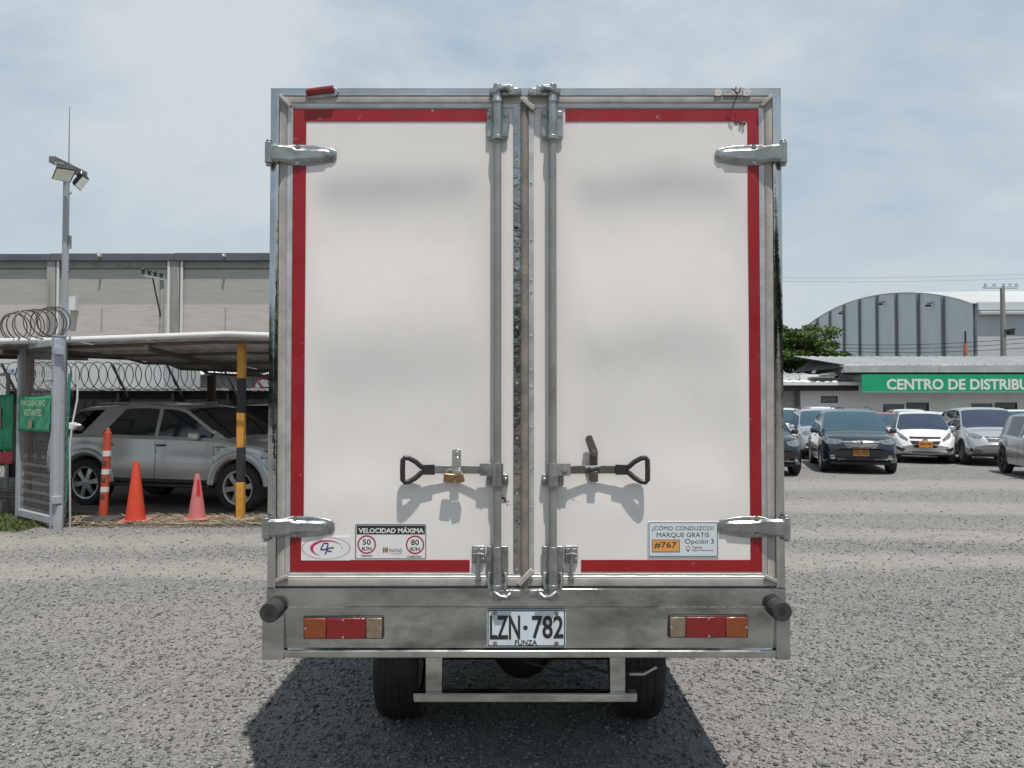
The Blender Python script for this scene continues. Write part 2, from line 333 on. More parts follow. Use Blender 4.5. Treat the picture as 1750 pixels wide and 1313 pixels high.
def np_obj(name, V, Fc, m, kind='stuff', smooth=False):
    me = bpy.data.meshes.new(name); k = Fc.shape[1]
    me.vertices.add(len(V)); me.vertices.foreach_set('co', V.astype(np.float32).ravel())
    me.loops.add(Fc.size); me.loops.foreach_set('vertex_index', Fc.astype(np.int32).ravel())
    me.polygons.add(len(Fc)); me.polygons.foreach_set('loop_start', np.arange(0, Fc.size, k, dtype=np.int32))
    me.update(calc_edges=True); me.validate(); me.materials.append(m)
    if smooth: me.shade_smooth()
    o = bpy.data.objects.new(name, me); C.objects.link(o)
    if kind: o['kind'] = kind
    return o

# loose stones lying on the yard: joined, nobody could count them
def ico():
    t = (1+5**0.5)/2
    v = np.array([(-1,t,0),(1,t,0),(-1,-t,0),(1,-t,0),(0,-1,t),(0,1,t),(0,-1,-t),(0,1,-t),(t,0,-1),(t,0,1),(-t,0,-1),(-t,0,1)], float)/1.9
    f = np.array([(0,11,5),(0,5,1),(0,1,7),(0,7,10),(0,10,11),(1,5,9),(5,11,4),(11,10,2),(10,7,6),(7,1,8),(3,9,4),(3,4,2),(3,2,6),(3,6,8),(3,8,9),(4,9,5),(2,4,11),(6,2,10),(8,6,7),(9,8,1)])
    return v, f
IV, IF = ico()
cube_v = np.array([(-1,-1,-1),(1,-1,-1),(1,1,-1),(-1,1,-1),(-1,-1,1),(1,-1,1),(1,1,1),(-1,1,1)], float)*0.62
cube_f = np.array([(0,2,1),(0,3,2),(4,5,6),(4,6,7),(0,1,5),(0,5,4),(1,2,6),(1,6,5),(2,3,7),(2,7,6),(3,0,4),(3,4,7)])
def scatter(name, n, ylo, yhi, rlo, rhi, m, power=1.0, base='cube', xr=None, sink=0.35):
    bv, bf = (cube_v, cube_f) if base == 'cube' else (IV, IF)
    y = ylo + (yhi-ylo)*rng.random(n)**power
    if xr: x = xr[0] + (xr[1]-xr[0])*rng.random(n)
    else: x = (rng.random(n)*2-1)*(0.72*y+0.9)
    keep = np.ones(n, bool)
    for yc, wd, fr, ph, am in TRACKS:
        d_ = np.abs(y-(yc+am*np.sin(x*fr+ph)))+.16*rng.normal(size=n); keep &= ~((d_ < wd*.85) & (rng.random(n) < .8))
    x, y = x[keep], y[keep]; n = len(x)
    r = rlo*(rhi/rlo)**(rng.random(n)**2.6)
    K = len(bv)
    P = np.repeat(bv[None], n, 0)*(0.62+0.6*rng.random((n, K, 3)))
    P *= np.stack([0.8+0.7*rng.random(n), 0.7+0.5*rng.random(n), 0.35+0.4*rng.random(n)], 1)[:, None]
    a = rng.random(n)*6.283; ca, sa = np.cos(a), np.sin(a)
    tl = (rng.random(n)-0.5)*0.9; ct, st = np.cos(tl), np.sin(tl)
    X, Yv, Z = P[..., 0], P[..., 1], P[..., 2]
    Yv, Z = Yv*ct[:, None]-Z*st[:, None], Yv*st[:, None]+Z*ct[:, None]
    X, Yv = X*ca[:, None]-Yv*sa[:, None], X*sa[:, None]+Yv*ca[:, None]
    V = np.stack([X*r[:, None]+x[:, None], Yv*r[:, None]+y[:, None], Z*r[:, None]+(r*sink)[:, None]], -1).reshape(-1, 3)
    Fc = (bf[None]+(np.arange(n)*K)[:, None, None]).reshape(-1, 3)
    return np_obj(name, V, Fc, m)
M_stone = mat('loose_stone', (0.212, 0.21, 0.202), 0.9, 0.0, var=0.25, scale=30, bump=0.2, bscale=150, spec=0.2, island=0.55)
scatter('gravel', 115000, 2.9, 10.5, 0.0038, 0.0150, M_stone, 1.75)
scatter('gravel', 36000, 4.5, 16.0, 0.0045, 0.015, M_stone, 1.1)
scatter('gravel', 9000, 9.0, 26.0, 0.006, 0.022, M_stone, 1.0)

# ================================================================== the box truck
TX, TY = 0.058, 3.20
truck = thing('box_truck', 'white box truck seen from behind with red bordered rear doors and a steel frame', 'truck', (TX, TY, 0))
def tp(px, py, y=0.0):
    p = Wp(px, py, TY + y*YSC); return (p[0]-TX, y, p[2])
def TR(a, b, c, d, y=0.0):
    """photo rectangle -> (x0, x1, z0, z1) on the rear plane"""
    p, q = tp(a, d, y), tp(c, b, y); return p[0], q[0], p[2], q[2]
BX0, BX1 = -1.067, 1.067; BZ0, BZ1 = 0.925, 3.0
# body of the box
cb_ = MB().box(BX0+.012, BX1-.012, 0.06, 4.15, BZ0, BZ1-.012).build('cargo_box', M_gel, truck, bevel=.01)
for sx in (-1, 1):
    tr = MB(); tr.box(*(sorted((sx*1.060, sx*1.032))), 0.055, 4.16, BZ1-.07, BZ1+.004); tr.box(*(sorted((sx*1.060, sx*1.032))), 0.055, 4.16, BZ0-.03, BZ0+.08)
    tr.box(*(sorted((sx*1.061, sx*1.027))), 0.05, .14, BZ0-.03, BZ1); tr.box(*(sorted((sx*1.061, sx*1.027))), 4.08, 4.165, BZ0-.03, BZ1)
    for k in range(1, 7): tr.box(*(sorted((sx*1.054, sx*1.032))), .6*k, .6*k+.03, BZ0+.08, BZ1-.07)
    tr.build('side_trim', M_steel, cb_, bevel=.002)
YSC = 0.55
# rear frame of polished steel, then rubber gasket and aluminium strip rings
ox0, ox1, oz0, oz1 = BX0, BX1, tp(0, 1003)[2]-.031, tp(0, 151, -.022)[2]
MB().ring(ox0, ox1, oz0-.004, oz1, [(0, .07), (0, -.048), (.003, -.051), (.028, -.051), (.030, -.049), (.031, .0)]).build('rear_frame', M_steel, truck)
gp = [(.031+.027*(1-math.cos(t))/2, -.035-.013*math.sin(t)) for t in np.linspace(0, math.pi, 9)]
MB().ring(ox0, ox1, oz0, oz1, [(.031, .01)] + gp + [(.058, .01)]).build('door_gasket', M_gasket, truck)
MB().ring(ox0, ox1, oz0, oz1, [(.058, .01), (.058, -.024), (.060, -.026), (.065, -.026), (.0665, -.020), (.073, -.020), (.076, -.012), (.077, .01)]).build('door_edge_trim', M_alu, truck)
# mitred gasket ends standing proud at the lower corners
for sx in (-1, 1):
    for zc, s2 in ((oz0+.05, 1), (oz1-.05, -1)):
        MB().bar((sx*(1.067-.037), -.036, zc-(.018 if s2 < 0 else -.008)*s2), (sx*(1.067-.086), -.036, zc+.030*s2), .026, .016).build('gasket_corner', M_gasket, truck, bevel=.003)
YSC = 1.0
# doors: shallow waves in the panel, real relief
DZ0, DZ1 = oz0+.0885, oz1-.081
dips = [(320, 26, .85), (395, 40, .10), (440, 30, -.16), (500, 45, -.12), (600, 34, .40), (648, 30, .34), (745, 40, .25), (800, 28, -.14), (840, 25, -.1)]
zz = np.linspace(DZ0, DZ1, 240)
def panel_wave(side):
    sl = np.zeros_like(zz)
    for py, sg, am in dips:
        if side > 0 and py == 320: am *= 0.9
        if side > 0 and py == 745: py, am = 705, .32
        if side > 0 and py == 648: py, am = 600, .2
        z0 = tp(0, py)[2]; s_ = 1.6*sg/409; sl += am*np.exp(-((zz-z0)/s_)**2)
    env = np.clip((zz-tp(0, 880)[2])/.14, 0, 1)*np.clip((DZ1-.12-zz)/.2, 0, 1)
    sl = sl*env; sl -= env*sl.sum()/max(env.sum(), 1e-6)
    o = np.cumsum(sl)*(zz[1]-zz[0])*0.19
    return o
for side in (-1, 1):
    door = thing('rear_door', None, None) if False else None
    o_ = panel_wave(side)
    x_in, x_out = (.0, .975) if side > 0 else (.022, .975)
    xa, xb = (x_in, x_out) if side > 0 else (-x_out, -x_in)
    NX, NZ = 60, 150
    pm = MB(); gx = np.linspace(xa, xb, NX); gz = np.linspace(DZ0, DZ1, NZ)
    ph = 1.3 if side > 0 else .2
    def wv(x, z):
        u = abs(x); e = np.clip((u-.12)/.18, 0, 1)*np.clip((.965-u)/.17, 0, 1); e = e*e*(3-2*e)
        env = np.clip((z-tp(0, 880)[2])/.14, 0, 1)*np.clip((DZ1-.12-z)/.2, 0, 1)
        sk = .018*math.sin(x*5+ph) + .008*math.sin(x*11+ph*3)
        return float(np.interp(z+sk, zz, o_)*e + env*e*.0011*math.sin(z*9+x*4*side+ph)*math.sin(x*7+ph))
    pm.add([(x, -wv(x, z), z) for z in gz for x in gx], [(j*NX+i, j*NX+i+1, (j+1)*NX+i+1, (j+1)*NX+i) for j in range(NZ-1) for i in range(NX-1)])
    door = pm.build('rear_door', M_gel, truck, recalc=False, smooth=180)
    MB().box(xa, xb, .034, .055, DZ0, DZ1).build('door_core', M_gel, door)
    # red border
    a, b_, c, d = (TR(500, 187, 0, 0), 0, 0, 0)
    rx = tp(499, 600)[0] if side < 0 else tp(1302, 600)[0]; ri = tp(521, 600)[0] if side < 0 else tp(1280, 600)[0]
    zt0, zt1 = tp(0, 208)[2], DZ1-.003; zb0, zb1 = DZ0+.004, tp(0, 957)[2]
    tx_ = tp(834, 0)[0] if side < 0 else tp(966, 0)[0]; bx_ = tp(804, 0)[0] if side < 0 else tp(991, 0)[0]
    s0, s1 = sorted((rx, ri))
    for nm, q in (('v', (s0, s1, zb1, zt0)), ('t', (*sorted((rx, tx_)), zt0, zt1)), ('b', (*sorted((rx, bx_)), zb0, zb1))):
        MB().box(q[0], q[1], -.0026, -.0006, q[2], q[3]).build('red_border', M_red, door)
YSC = 0.55
# centre strip between the doors
cx = lambda px: tp(px, 600)[0]
MB().box(cx(878), cx(889.5), -.012, .01, DZ0-.002, DZ1+.002).build('mirror_strip', M_mirror, truck)
gm2 = MB(); x0, x1 = cx(889.5), cx(903); xc, hw = (x0+x1)/2, (x1-x0)/2
pr = [(xc-hw*math.cos(t), -.012-.022*math.sin(t)) for t in np.linspace(0, math.pi, 9)]; n_ = len(pr)
gm2.add([(x, y, z) for z in (oz0+.03, oz1-.045) for x, y in [(x0, .01)]+pr+[(x1, .01)]], [(k, k+1, n_+2+k+1, n_+2+k) for k in range(n_+1)])
gm2.build('centre_gasket', M_gask2, truck)
for pa, pb in (((892, 168), (914, 188)), ((886, 1000), (910, 974))):
    MB().bar(tp(*pa, -.038), tp(*pb, -.038), .030, .022).build('gasket_corner', M_gasket, truck, bevel=.004)
st = MB().box(cx(903.5), cx(906), -.016, .01, DZ0, DZ1).box(cx(906), cx(912.5), -.013, .01, DZ0, DZ1).build('rivet_strip', M_alu, truck, bevel=.001)
def dome(mb, x, y, z, r, h=None, n=8):
    h = h or r*.6; return mb.revolve([(r, 0), (r*.95, -h*.35), (r*.6, -h*.8), (0.0001, -h)], (x, y, z), 'y', n)
rv = MB()
for k, py in enumerate((314, 411, 480, 500, 633, 662, 731, 800, 868, 575)):
    p = tp(907, py); dome(rv, p[0], -.0135, p[2], .0085)
rv.build('rivets', M_chrome, st, kind='stuff')
rv = MB()
for k, py in enumerate((275, 410, 460, 560, 655, 749, 843, 972)): p = tp(883.5, py); dome(rv, p[0], -.012, p[2], .006)
rv.build('rivets', M_chrome, st, kind='stuff')

# hinges
def rnd(poly, r=.01, n=4):
    """round the corners of a polygon"""
    out = []; m = len(poly)
    for i in range(m):
        p = Vector(poly[i]).to_2d(); a = Vector(poly[i-1]).to_2d(); b = Vector(poly[(i+1) % m]).to_2d()
        rr = min(r, (a-p).length*.45, (b-p).length*.45); p0 = p+(a-p).normalized()*rr; p1 = p+(b-p).normalized()*rr
        for k in range(n+1):
            t = k/n; q = p0*(1-t)**2 + p*2*t*(1-t) + p1*t*t; out.append((q.x, q.y))
    return out
for side in (-1, 1):
    for py in (262.5, 902):
        z = tp(0, py, -.05)[2]; f = -side   # f: direction from the knuckle towards the door centre
        xk = side*1.066
        X = lambda a: xk + f*a
        sh_ = lambda a: float(np.interp(a, (.03, .05, .068, .10, .28), (0, .006, .022, .050, .051)))
        def loft(secs, m_, nm, par):
            mb = MB(); vs = [p for q in secs for p in q]; n = len(secs[0])
            fs = [(i*n+k, i*n+(k+1) % n, (i+1)*n+(k+1) % n, (i+1)*n+k) for i in range(len(secs)-1) for k in range(n)] + [tuple(range(n)), tuple(len(vs)-n+k for k in range(n))]
            return mb.add(vs, fs).build(nm, m_, par, bevel=.002)
        secs = []
        for a, h1, h0 in ((.010, .036, .036), (.03, .036, .036), (.05, .035, .035), (.068, .036, .036), (.085, .041, .041), (.10, .044, .044), (.135, .044, .044), (.165, .043, .043), (.20, .040, .039), (.23, .035, .034), (.255, .029, .027), (.268, .022, .020), (.274, .012, .012)):
            b = sh_(a); secs.append([(X(a), -.054+b, z-h0), (X(a), -.061+b, z-h0), (X(a), -.066+b, z-h0+.006), (X(a), -.066+b, z+h1-.006), (X(a), -.061+b, z+h1), (X(a), -.054+b, z+h1)])
        h = loft(secs, M_galv, 'hinge', truck)
        secs = []
        for a, hw_, e in ((.0, .030, 1), (.03, .030, 1), (.05, .029, 1), (.068, .029, 1), (.09, .028, 1), (.105, .021, 1), (.16, .019, 1), (.225, .017, .9), (.243, .012, .15)):
            b = sh_(a); yt = -.066-float(np.interp(a, (0, .06, .10), (.022, .020, .016)))*e+b; yb = -.065+b
            secs.append([(X(a), yb, z-hw_-.007), (X(a), yt, z-hw_+.003), (X(a), yt, z+hw_-.003), (X(a), yb, z+hw_+.007)])
        loft(secs, M_galv, 'hinge_rib', h)
        kn = MB().cyl((xk, -.066, z-.043), (xk, -.066, z+.043), .0165, n=14).cyl((xk, -.066, z-.053), (xk, -.066, z+.053), .0085, n=10)
        kn.cyl((xk, -.066, z+.047), (xk, -.066, z+.053), .013, n=6).cyl((xk, -.066, z-.055), (xk, -.066, z-.047), .013, n=6)
        kn.box(*sorted((xk, X(.03))), -.074, -.02, z-.036, z+.036)
        kn.build('hinge_knuckle', M_galv, h, bevel=.002)
        for a, dz in ((.112, .033), (.112, -.033), (.256, 0.0)):
            b = sh_(a); bt = MB().cyl((X(a), -.064+b, z+dz), (X(a), -.0755+b, z+dz), .0085, .0075, n=6).cyl((X(a), -.064+b, z+dz), (X(a), -.069+b, z+dz), .0115, n=12)
            bt.build('hinge_bolt', M_galv, h)
        MB().box(*sorted((X(.105), X(.262))), -.004, -.001, z-.030, z+.028).build('hinge_spacer', M_galv, h)

# lock rods with their brackets
for side in (-1, 1):
    pxr = 850 if side < 0 else 944.5; ROD = -.054
    xr_t, xr_b = tp(pxr, 235, ROD)[0], tp(pxr, 940, ROD)[0]; xr_ = (xr_t+xr_b)/2
    Z = lambda py: tp(0, py, ROD)[2]
    rod = MB().cyl((xr_, ROD, Z(1012)), (xr_, ROD, Z(165)), .0165, n=16).build('lock_rod', M_rod, truck)
    # top guide: plate, sleeve, cam and keeper
    for top in (1, -1):
        if top > 0: zA, zB = Z(187), Z(237)
        else: zA, zB = Z(935), Z(985)
        b1 = MB(); zlo, zhi = min(zA, zB), max(zA, zB)
        b1.prism(rnd([(xr_-.045, zlo), (xr_-.045, zhi), (xr_+.045, zhi), (xr_+.045, zlo)], .008), -.026, -.016)
        b1.box(xr_-.040, xr_+.040, -.0165, -.001, zlo+.01, zhi-.01)
        br = b1.build('rod_bracket', M_galv, rod, bevel=.002)
        s_ = MB(); z1, z2 = (zlo-.002, zhi+.035) if top > 0 else (zlo-.045, zhi+.002)
        s_.cyl((xr_, ROD, z1), (xr_, ROD, z2), .0205, n=16); s_.cyl((xr_, ROD, z1-.004), (xr_, ROD, z1+.012), .0235, n=16)
        s_.box(xr_-.0205, xr_+.0205, -.054, -.0255, zlo+.004, zhi-.02 if top > 0 else zhi-.004)
        zc2 = (z2+.012) if top > 0 else (z1-.012)
        s_.cyl((xr_, ROD, zc2-.02), (xr_, ROD, zc2+.02), .0245 if top > 0 else .020, .019 if top > 0 else .0235, n=14)
        if top < 0:
            for q in (-1, 1): s_.tube([(xr_+q*.033, -.035, zlo+.01), (xr_+q*.037, -.052, zlo-.02), (xr_+q*.030, -.058, zlo-.055)], .009, n=6)
        s_.build('rod_sleeve', M_galv, rod, bevel=.0015)
        for q in (-1, 1):
            for zq in (zlo+.018, zhi-.018): MB().cyl((xr_+q*.0335, -.024, zq), (xr_+q*.0335, -.0345, zq), .0085, .0075, n=6).cyl((xr_+q*.0335, -.024, zq), (xr_+q*.0335, -.0295, zq), .011, n=12).build('bracket_bolt', M_galv, rod)
        kx = -side*.0
        d_ = 1 if side < 0 else -1
        zk = Z(157) if top > 0 else Z(1015)
        k_ = MB()
        k_.prism(rnd([(xr_-d_*.034, zk-.016), (xr_-d_*.034, zk+.016), (xr_+d_*.100, zk+.016), (xr_+d_*.100, zk-.016)], .014), -.062, -.034)
        k_.box(*sorted((xr_-d_*.012, xr_+d_*.066)), -.082, -.060, zk+(.003 if top > 0 else -.022), zk+(.026 if top > 0 else -.002))
        k_.box(*sorted((xr_+d_*.045, xr_+d_*.066)), -.086, -.060, zk-.018, zk+.020)
        k_.tube([(xr_-d_*.012, -.075, zk-.01*top), (xr_+d_*.01, -.092, zk+.006*top), (xr_+d_*.035, -.088, zk+.012*top), (xr_+d_*.055, -.075, zk-.004*top)], .010, n=8)
        k_.cyl((xr_, ROD, zk-.028), (xr_, ROD, zk+.030), .0185, n=12)
        k_.build('rod_keeper', M_galv, rod, bevel=.003)
        for q in (-.022, .088): MB().cyl((xr_+d_*q, -.060, zk), (xr_+d_*q, -.0715, zk), .010, .009, n=6).cyl((xr_+d_*q, -.060, zk), (xr_+d_*q, -.066, zk), .0135, n=12).build('keeper_bolt', M_galv, rod)
    # middle guide under the handle hub
    zg = Z(821); g1 = MB()
    g1.prism(rnd([(xr_-.045, zg-.024), (xr_-.045, zg+.024), (xr_+.045, zg+.024), (xr_+.045, zg-.024)], .008), -.040, -.003)
    g1.cyl((xr_, ROD, zg-.023), (xr_, ROD, zg+.023), .0235, n=16)
    g1.box(xr_-.0235, xr_+.0235, ROD, -.03, zg-.023, zg+.023)
    for q in (-.034, .034): g1.cyl((xr_+q, -.038, zg), (xr_+q, -.051, zg), .0095, .0085, n=6); g1.cyl((xr_+q, -.038, zg), (xr_+q, -.044, zg), .0125, n=12)
    g1.build('rod_guide', M_galv, rod, bevel=.002)
    # small slide bolt beside the lower bracket
    bx = tp(818 if side < 0 else 976, 950)[0]; bz = Z(950)
    lt = MB().prism(rnd([(bx-.027, bz-.036), (bx-.027, bz+.036), (bx+.027, bz+.036), (bx+.027, bz-.036)], .004), -.012, -.001)
    lt.box(bx-.024, bx+.024, -.026, -.011, bz+.010, bz+.026); lt.box(bx-.024, bx+.024, -.026, -.011, bz-.028, bz-.014)
    sl = lt.build('slide_bolt', M_galv, truck, bevel=.002)
    ln = MB().cyl((bx, -.03, bz+.03), (bx, -.03, bz-.095), .0075, n=10).cyl((bx, -.03, bz-.10), (bx, -.03, bz-.088), .013, n=10).tube([(bx-.02, -.036, bz+.004), (bx, -.046, bz+.008), (bx+.02, -.036, bz+.004)], .006, n=6)
    for q in ((-.018, .028), (.018, .028), (-.018, -.028), (.018, -.028)): dome(ln, bx+q[0], -.012, bz+q[1], .006)
    ln.build('bolt_pin', M_galv, sl)
    # handle: bent flat bar, hub, grip
    q = side; zb = Z(803)
    bar = MB()
    hubx = xr_
    path = [(hubx+q*.018, -.058), (hubx+q*.055, -.060), (hubx+q*.16, -.030), (hubx+q*.20, -.030), (hubx+q*.285, -.042)]
    hb = .0165
    vs = []
    for x, y in path: vs += [(x, y, zb-hb), (x, y-.009, zb-hb), (x, y-.009, zb+hb), (x, y, zb+hb)]
    fs = [(i*4+k, i*4+(k+1) % 4, (i+1)*4+(k+1) % 4, (i+1)*4+k) for i in range(len(path)-1) for k in range(4)] + [(0, 1, 2, 3), tuple(len(vs)-4+k for k in range(4))]
    hd = bar.add(vs, fs).build('door_handle', M_galv if side < 0 else M_rust, truck, bevel=.0015)
    hub = MB().cyl((hubx, ROD, zb-.026), (hubx, ROD, zb+.026), .0245, n=16).box(*sorted((hubx, hubx+q*.072)), -.066, -.054, zb-.024, zb+.026)
    hub.box(*sorted((hubx+q*.004, hubx+q*.072)), -.076, -.0675, zb-.023, zb+.025)
    hub.cyl((hubx+q*.048, -.074, zb), (hubx+q*.048, -.087, zb), .0095, n=6); hub.cyl((hubx+q*.048, -.074, zb), (hubx+q*.048, -.08, zb), .013, n=12)
    for zq in (-.012, .013): dome(hub, hubx+q*.010, -.085, zb+zq, .004)
    hub.build('handle_hub', M_galv if side < 0 else M_rod, hd, bevel=.002)
    def H(a, dz):
        a = a if a < .27 else .27+(a-.27)*.88
        return (hubx+q*a, -.046-.036*max(0, (a-.27))/.13, zb+dz*.93)
    gr = MB().tube([H(.315, .0105), H(.345, .036), H(.375, .052), H(.394, .0535), H(.403, .044), H(.404, 0), H(.403, -.044), H(.394, -.0535), H(.375, -.052), H(.345, -.036), H(.315, -.0105)], .0112, n=8)
    a0, a1 = H(.258, 0), H(.318, 0)
    gr.add([(a0[0], a0[1]+.007, zb-.021), (a0[0], a0[1]-.013, zb-.021), (a0[0], a0[1]-.013, zb+.021), (a0[0], a0[1]+.007, zb+.021), (a1[0], a1[1]+.009, zb-.020), (a1[0], a1[1]-.010, zb-.020), (a1[0], a1[1]-.010, zb+.020), (a1[0], a1[1]+.009, zb+.020)],
           [(0,3,2,1),(4,5,6,7),(0,1,5,4),(1,2,6,5),(2,3,7,6),(3,0,4,7)])
    gr.build('grip', M_black, hd, bevel=.002)
    # hasp catching the bar
    if side < 0:
        hx = tp(781, 790)[0]; z0 = Z(806); z1 = Z(768)
        hs = MB().prism(rnd([(hx-.019, z0), (hx-.019, z1-.004), (hx-.010, z1), (hx+.010, z1), (hx+.019, z1-.004), (hx+.019, z0)], .012), -.050, -.042)
        hs.box(hx-.010, hx+.010, -.058, -.049, z0+.01, Z(781)); hs.cyl((hx, -.048, Z(775)), (hx, -.062, Z(775)), .011, n=6)
        hs.box(hx-.016, hx+.016, -.043, -.001, Z(800)-.03, Z(800)-.01)
        hs.prism(rnd([(hx-.019, z0-.03), (hx-.019, z0+.004), (hx+.019, z0+.004), (hx+.019, z0-.03)], .008), -.052, -.044)
        hs.build('hasp', M_chrome, truck, bevel=.002)
        # two brass padlocks
        for k, (px, rot, lab) in enumerate(((768, .10, 'worn brass padlock hanging leftmost on the left door hasp'), (786, -.28, 'darker tilted brass padlock hanging on the right side of the same hasp'))):
            p = tp(px, 817, -.07)
            pk = thing('padlock', lab, 'padlock', (TX+p[0], TY-.041-.003*k, p[2]), 0, 'padlocks on the door hasp')
            bd = MB().prism(rnd([(-.0235 if k == 0 else -.019, -.019), (-.0235 if k == 0 else -.019, .018), (.022 if k == 0 else .017, .018), (.022 if k == 0 else .017, -.019)], .006), -.0165, .0165).xf(Matrix.Rotation(rot, 4, 'Y'))
            bd.build('padlock_body', M_brass, pk, bevel=.003)
            sh = MB().tube([(-.014, 0, .012)] + [(-.014*math.cos(t), 0, .020+.016*math.sin(t)) for t in np.linspace(0, math.pi, 9)] + [(.014, 0, .012)], .0036, n=8).xf(Matrix.Rotation(rot, 4, 'Y'))
            sh.build('shackle', M_chrome, pk)
    else:
        hx = tp(1014, 790)[0]; z0 = Z(824); z1 = Z(775)
        hs = MB().prism(rnd([(hx-.018, z0), (hx-.017, z1-.004), (hx-.008, z1+.002), (hx+.008, z1+.002), (hx+.017, z1-.004), (hx+.018, z0)], .010), -.020, -.012)
        hs.prism(rnd([(hx-.017, z0), (hx-.017, Z(806)), (hx+.017, Z(806)), (hx+.017, z0)], .006), -.05, -.042)
        hs.box(hx-.015, hx+.015, -.044, -.001, z0+.004, z0+.02)
        hs.build('hasp', M_rust, truck, bevel=.002)
        fl = MB().prism(rnd([(hx-.035, Z(750)-.003), (hx-.030, Z(747)+.003), (hx-.010, Z(745)+.004), (hx+.017, Z(772)), (hx+.014, Z(783)), (hx-.016, Z(783)), (hx-.019, Z(772))], .006), -.046, -.020)
        fl.cyl((hx, -.045, Z(776)), (hx, -.060, Z(776)), .0115, n=6); fl.cyl((hx, -.045, Z(776)), (hx, -.05, Z(776)), .0165, n=14)
        fl.build('hasp_flap', M_rust, truck, bevel=.003)
        MB().tube([(hx-.034, -.050, Z(800)), (hx-.02, -.053, Z(797)), (hx-.008, -.053, Z(799)), (hx+.006, -.053, Z(797)), (hx+.026, -.050, Z(797))], .0045, n=6).build('worn_edge', M_chrome, hd)

# marker lamp on the top beam, and the empty bracket where its twin has gone
a = tp(546, 156, -.055)
lb = MB().prism(rnd([tp(x, y, -.058)[::2] for x, y in ((521, 161), (524, 151), (572, 147), (579, 155), (572, 163), (526, 167))], .008), -.036, -.026).build('marker_lamp_base', M_galv, truck, bevel=.002)
ml = MB(); p0, p1 = tp(527, 158, -.038), tp(568, 152.5, -.038)
ml.cyl(p0, p1, .0155, n=12); ml.cyl(tp(523.5, 158.5, -.038), p0, .013, .0175, n=12); ml.cyl(p1, tp(571, 152, -.038), .0175, .013, n=12)
ml.build('marker_lens', M_redl, lb)
eb = MB()
for xc in (1229, 1278):
    eb.prism(rnd([tp(xc+dx_, 156+dz_, -.055)[::2] for dx_, dz_ in ((-7, 6), (-6, -6), (4, -7), (8, 0), (4, 6))], .006), -.036, -.026)
eb.box(*TR(1238, 152, 1270, 161, -.055)[:2], -.034, -.0265, *TR(1238, 153, 1270, 161, -.055)[2:])
for px in (1229, 1278): p = tp(px, 156, -.055); dome(eb, p[0], -.036, p[2], .004)
eb.build('broken_lamp_bracket', mat('pale_bracket', (0.52, 0.50, 0.46), .6, var=.2, scale=30, dirt=(.1, .09, .07), dirt_amt=.8, dirt_scale=40), truck, bevel=.001)
MB().tube([tp(1258, 148, -.06), tp(1256, 156, -.07), tp(1260, 163, -.065), tp(1255, 175, -.05), tp(1252, 185, -.04)], .0022, n=5).tube([tp(1250, 152, -.06), tp(1262, 160, -.075), tp(1266, 150, -.06)], .0025, n=5).build('loose_wire', M_black, truck)
nl = MB(); p = tp(1268, 211)
nl.box(p[0]-.012, p[0]-.002, -.016, -.001, p[2]-.006, p[2]+.006); nl.cyl((p[0]+.004, -.003, p[2]), (p[0]+.008, -.02, p[2]-.006), .006, n=8)
nl.cyl((p[0]-.024, -.0035, p[2]+.004), (p[0]-.024, -.001, p[2]+.004), .010, n=10)
nl.build('torn_wire_stub', M_rust, truck)

# threshold beam, corner posts, apron with smudges and painted dark reflections, lip
zt = oz0+.029; zl = tp(0, 1112, -.04)[2]
x0, x1 = tp(488, 1015)[0], tp(1322, 1015)[0]
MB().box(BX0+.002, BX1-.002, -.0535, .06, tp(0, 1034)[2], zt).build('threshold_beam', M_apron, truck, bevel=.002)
z_a, z_b = tp(0, 1036)[2], zl+.004
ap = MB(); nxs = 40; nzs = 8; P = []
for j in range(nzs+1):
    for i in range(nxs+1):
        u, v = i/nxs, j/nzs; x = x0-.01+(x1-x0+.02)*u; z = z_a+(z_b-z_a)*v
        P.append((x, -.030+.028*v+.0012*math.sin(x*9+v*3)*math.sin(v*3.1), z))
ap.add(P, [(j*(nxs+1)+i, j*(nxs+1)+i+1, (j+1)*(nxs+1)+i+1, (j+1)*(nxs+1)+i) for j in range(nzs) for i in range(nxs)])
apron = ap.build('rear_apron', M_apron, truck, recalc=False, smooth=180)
zlb = tp(0, 1126, -.05)[2]
MB().box(x0-.035, x1+.035, -.040, .03, zlb, zl).build('apron_lip', M_lip, truck, bevel=.007)
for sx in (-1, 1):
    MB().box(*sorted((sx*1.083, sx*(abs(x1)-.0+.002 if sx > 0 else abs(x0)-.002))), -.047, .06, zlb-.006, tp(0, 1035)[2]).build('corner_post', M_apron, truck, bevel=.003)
# under the lip: floor of the box and crossmembers
MB().box(-1.02, 1.02, .07, 4.1, .86, .92).build('floor_frame', M_chassis, truck)
YSC = 1.0
# rubber buffers
for px, py, sx in ((460, 1048, -1), (1337, 1046, 1)):
    p = tp(px, py, -.095); n = 26
    MB().revolve([(.015, -.048), (.037, -.048), (.0405, -.043), (.042, -.01), (.042, .03)], (p[0], -.047, p[2]), 'y', n).build('rubber_buffer', M_rubber, truck, smooth=40)
    MB().revolve([(.0155, -.0485), (.0155, -.01), (.0001, -.01)], (p[0], -.047, p[2]), 'y', n).build('buffer_socket', M_chassis, truck)
YSC = 0.55
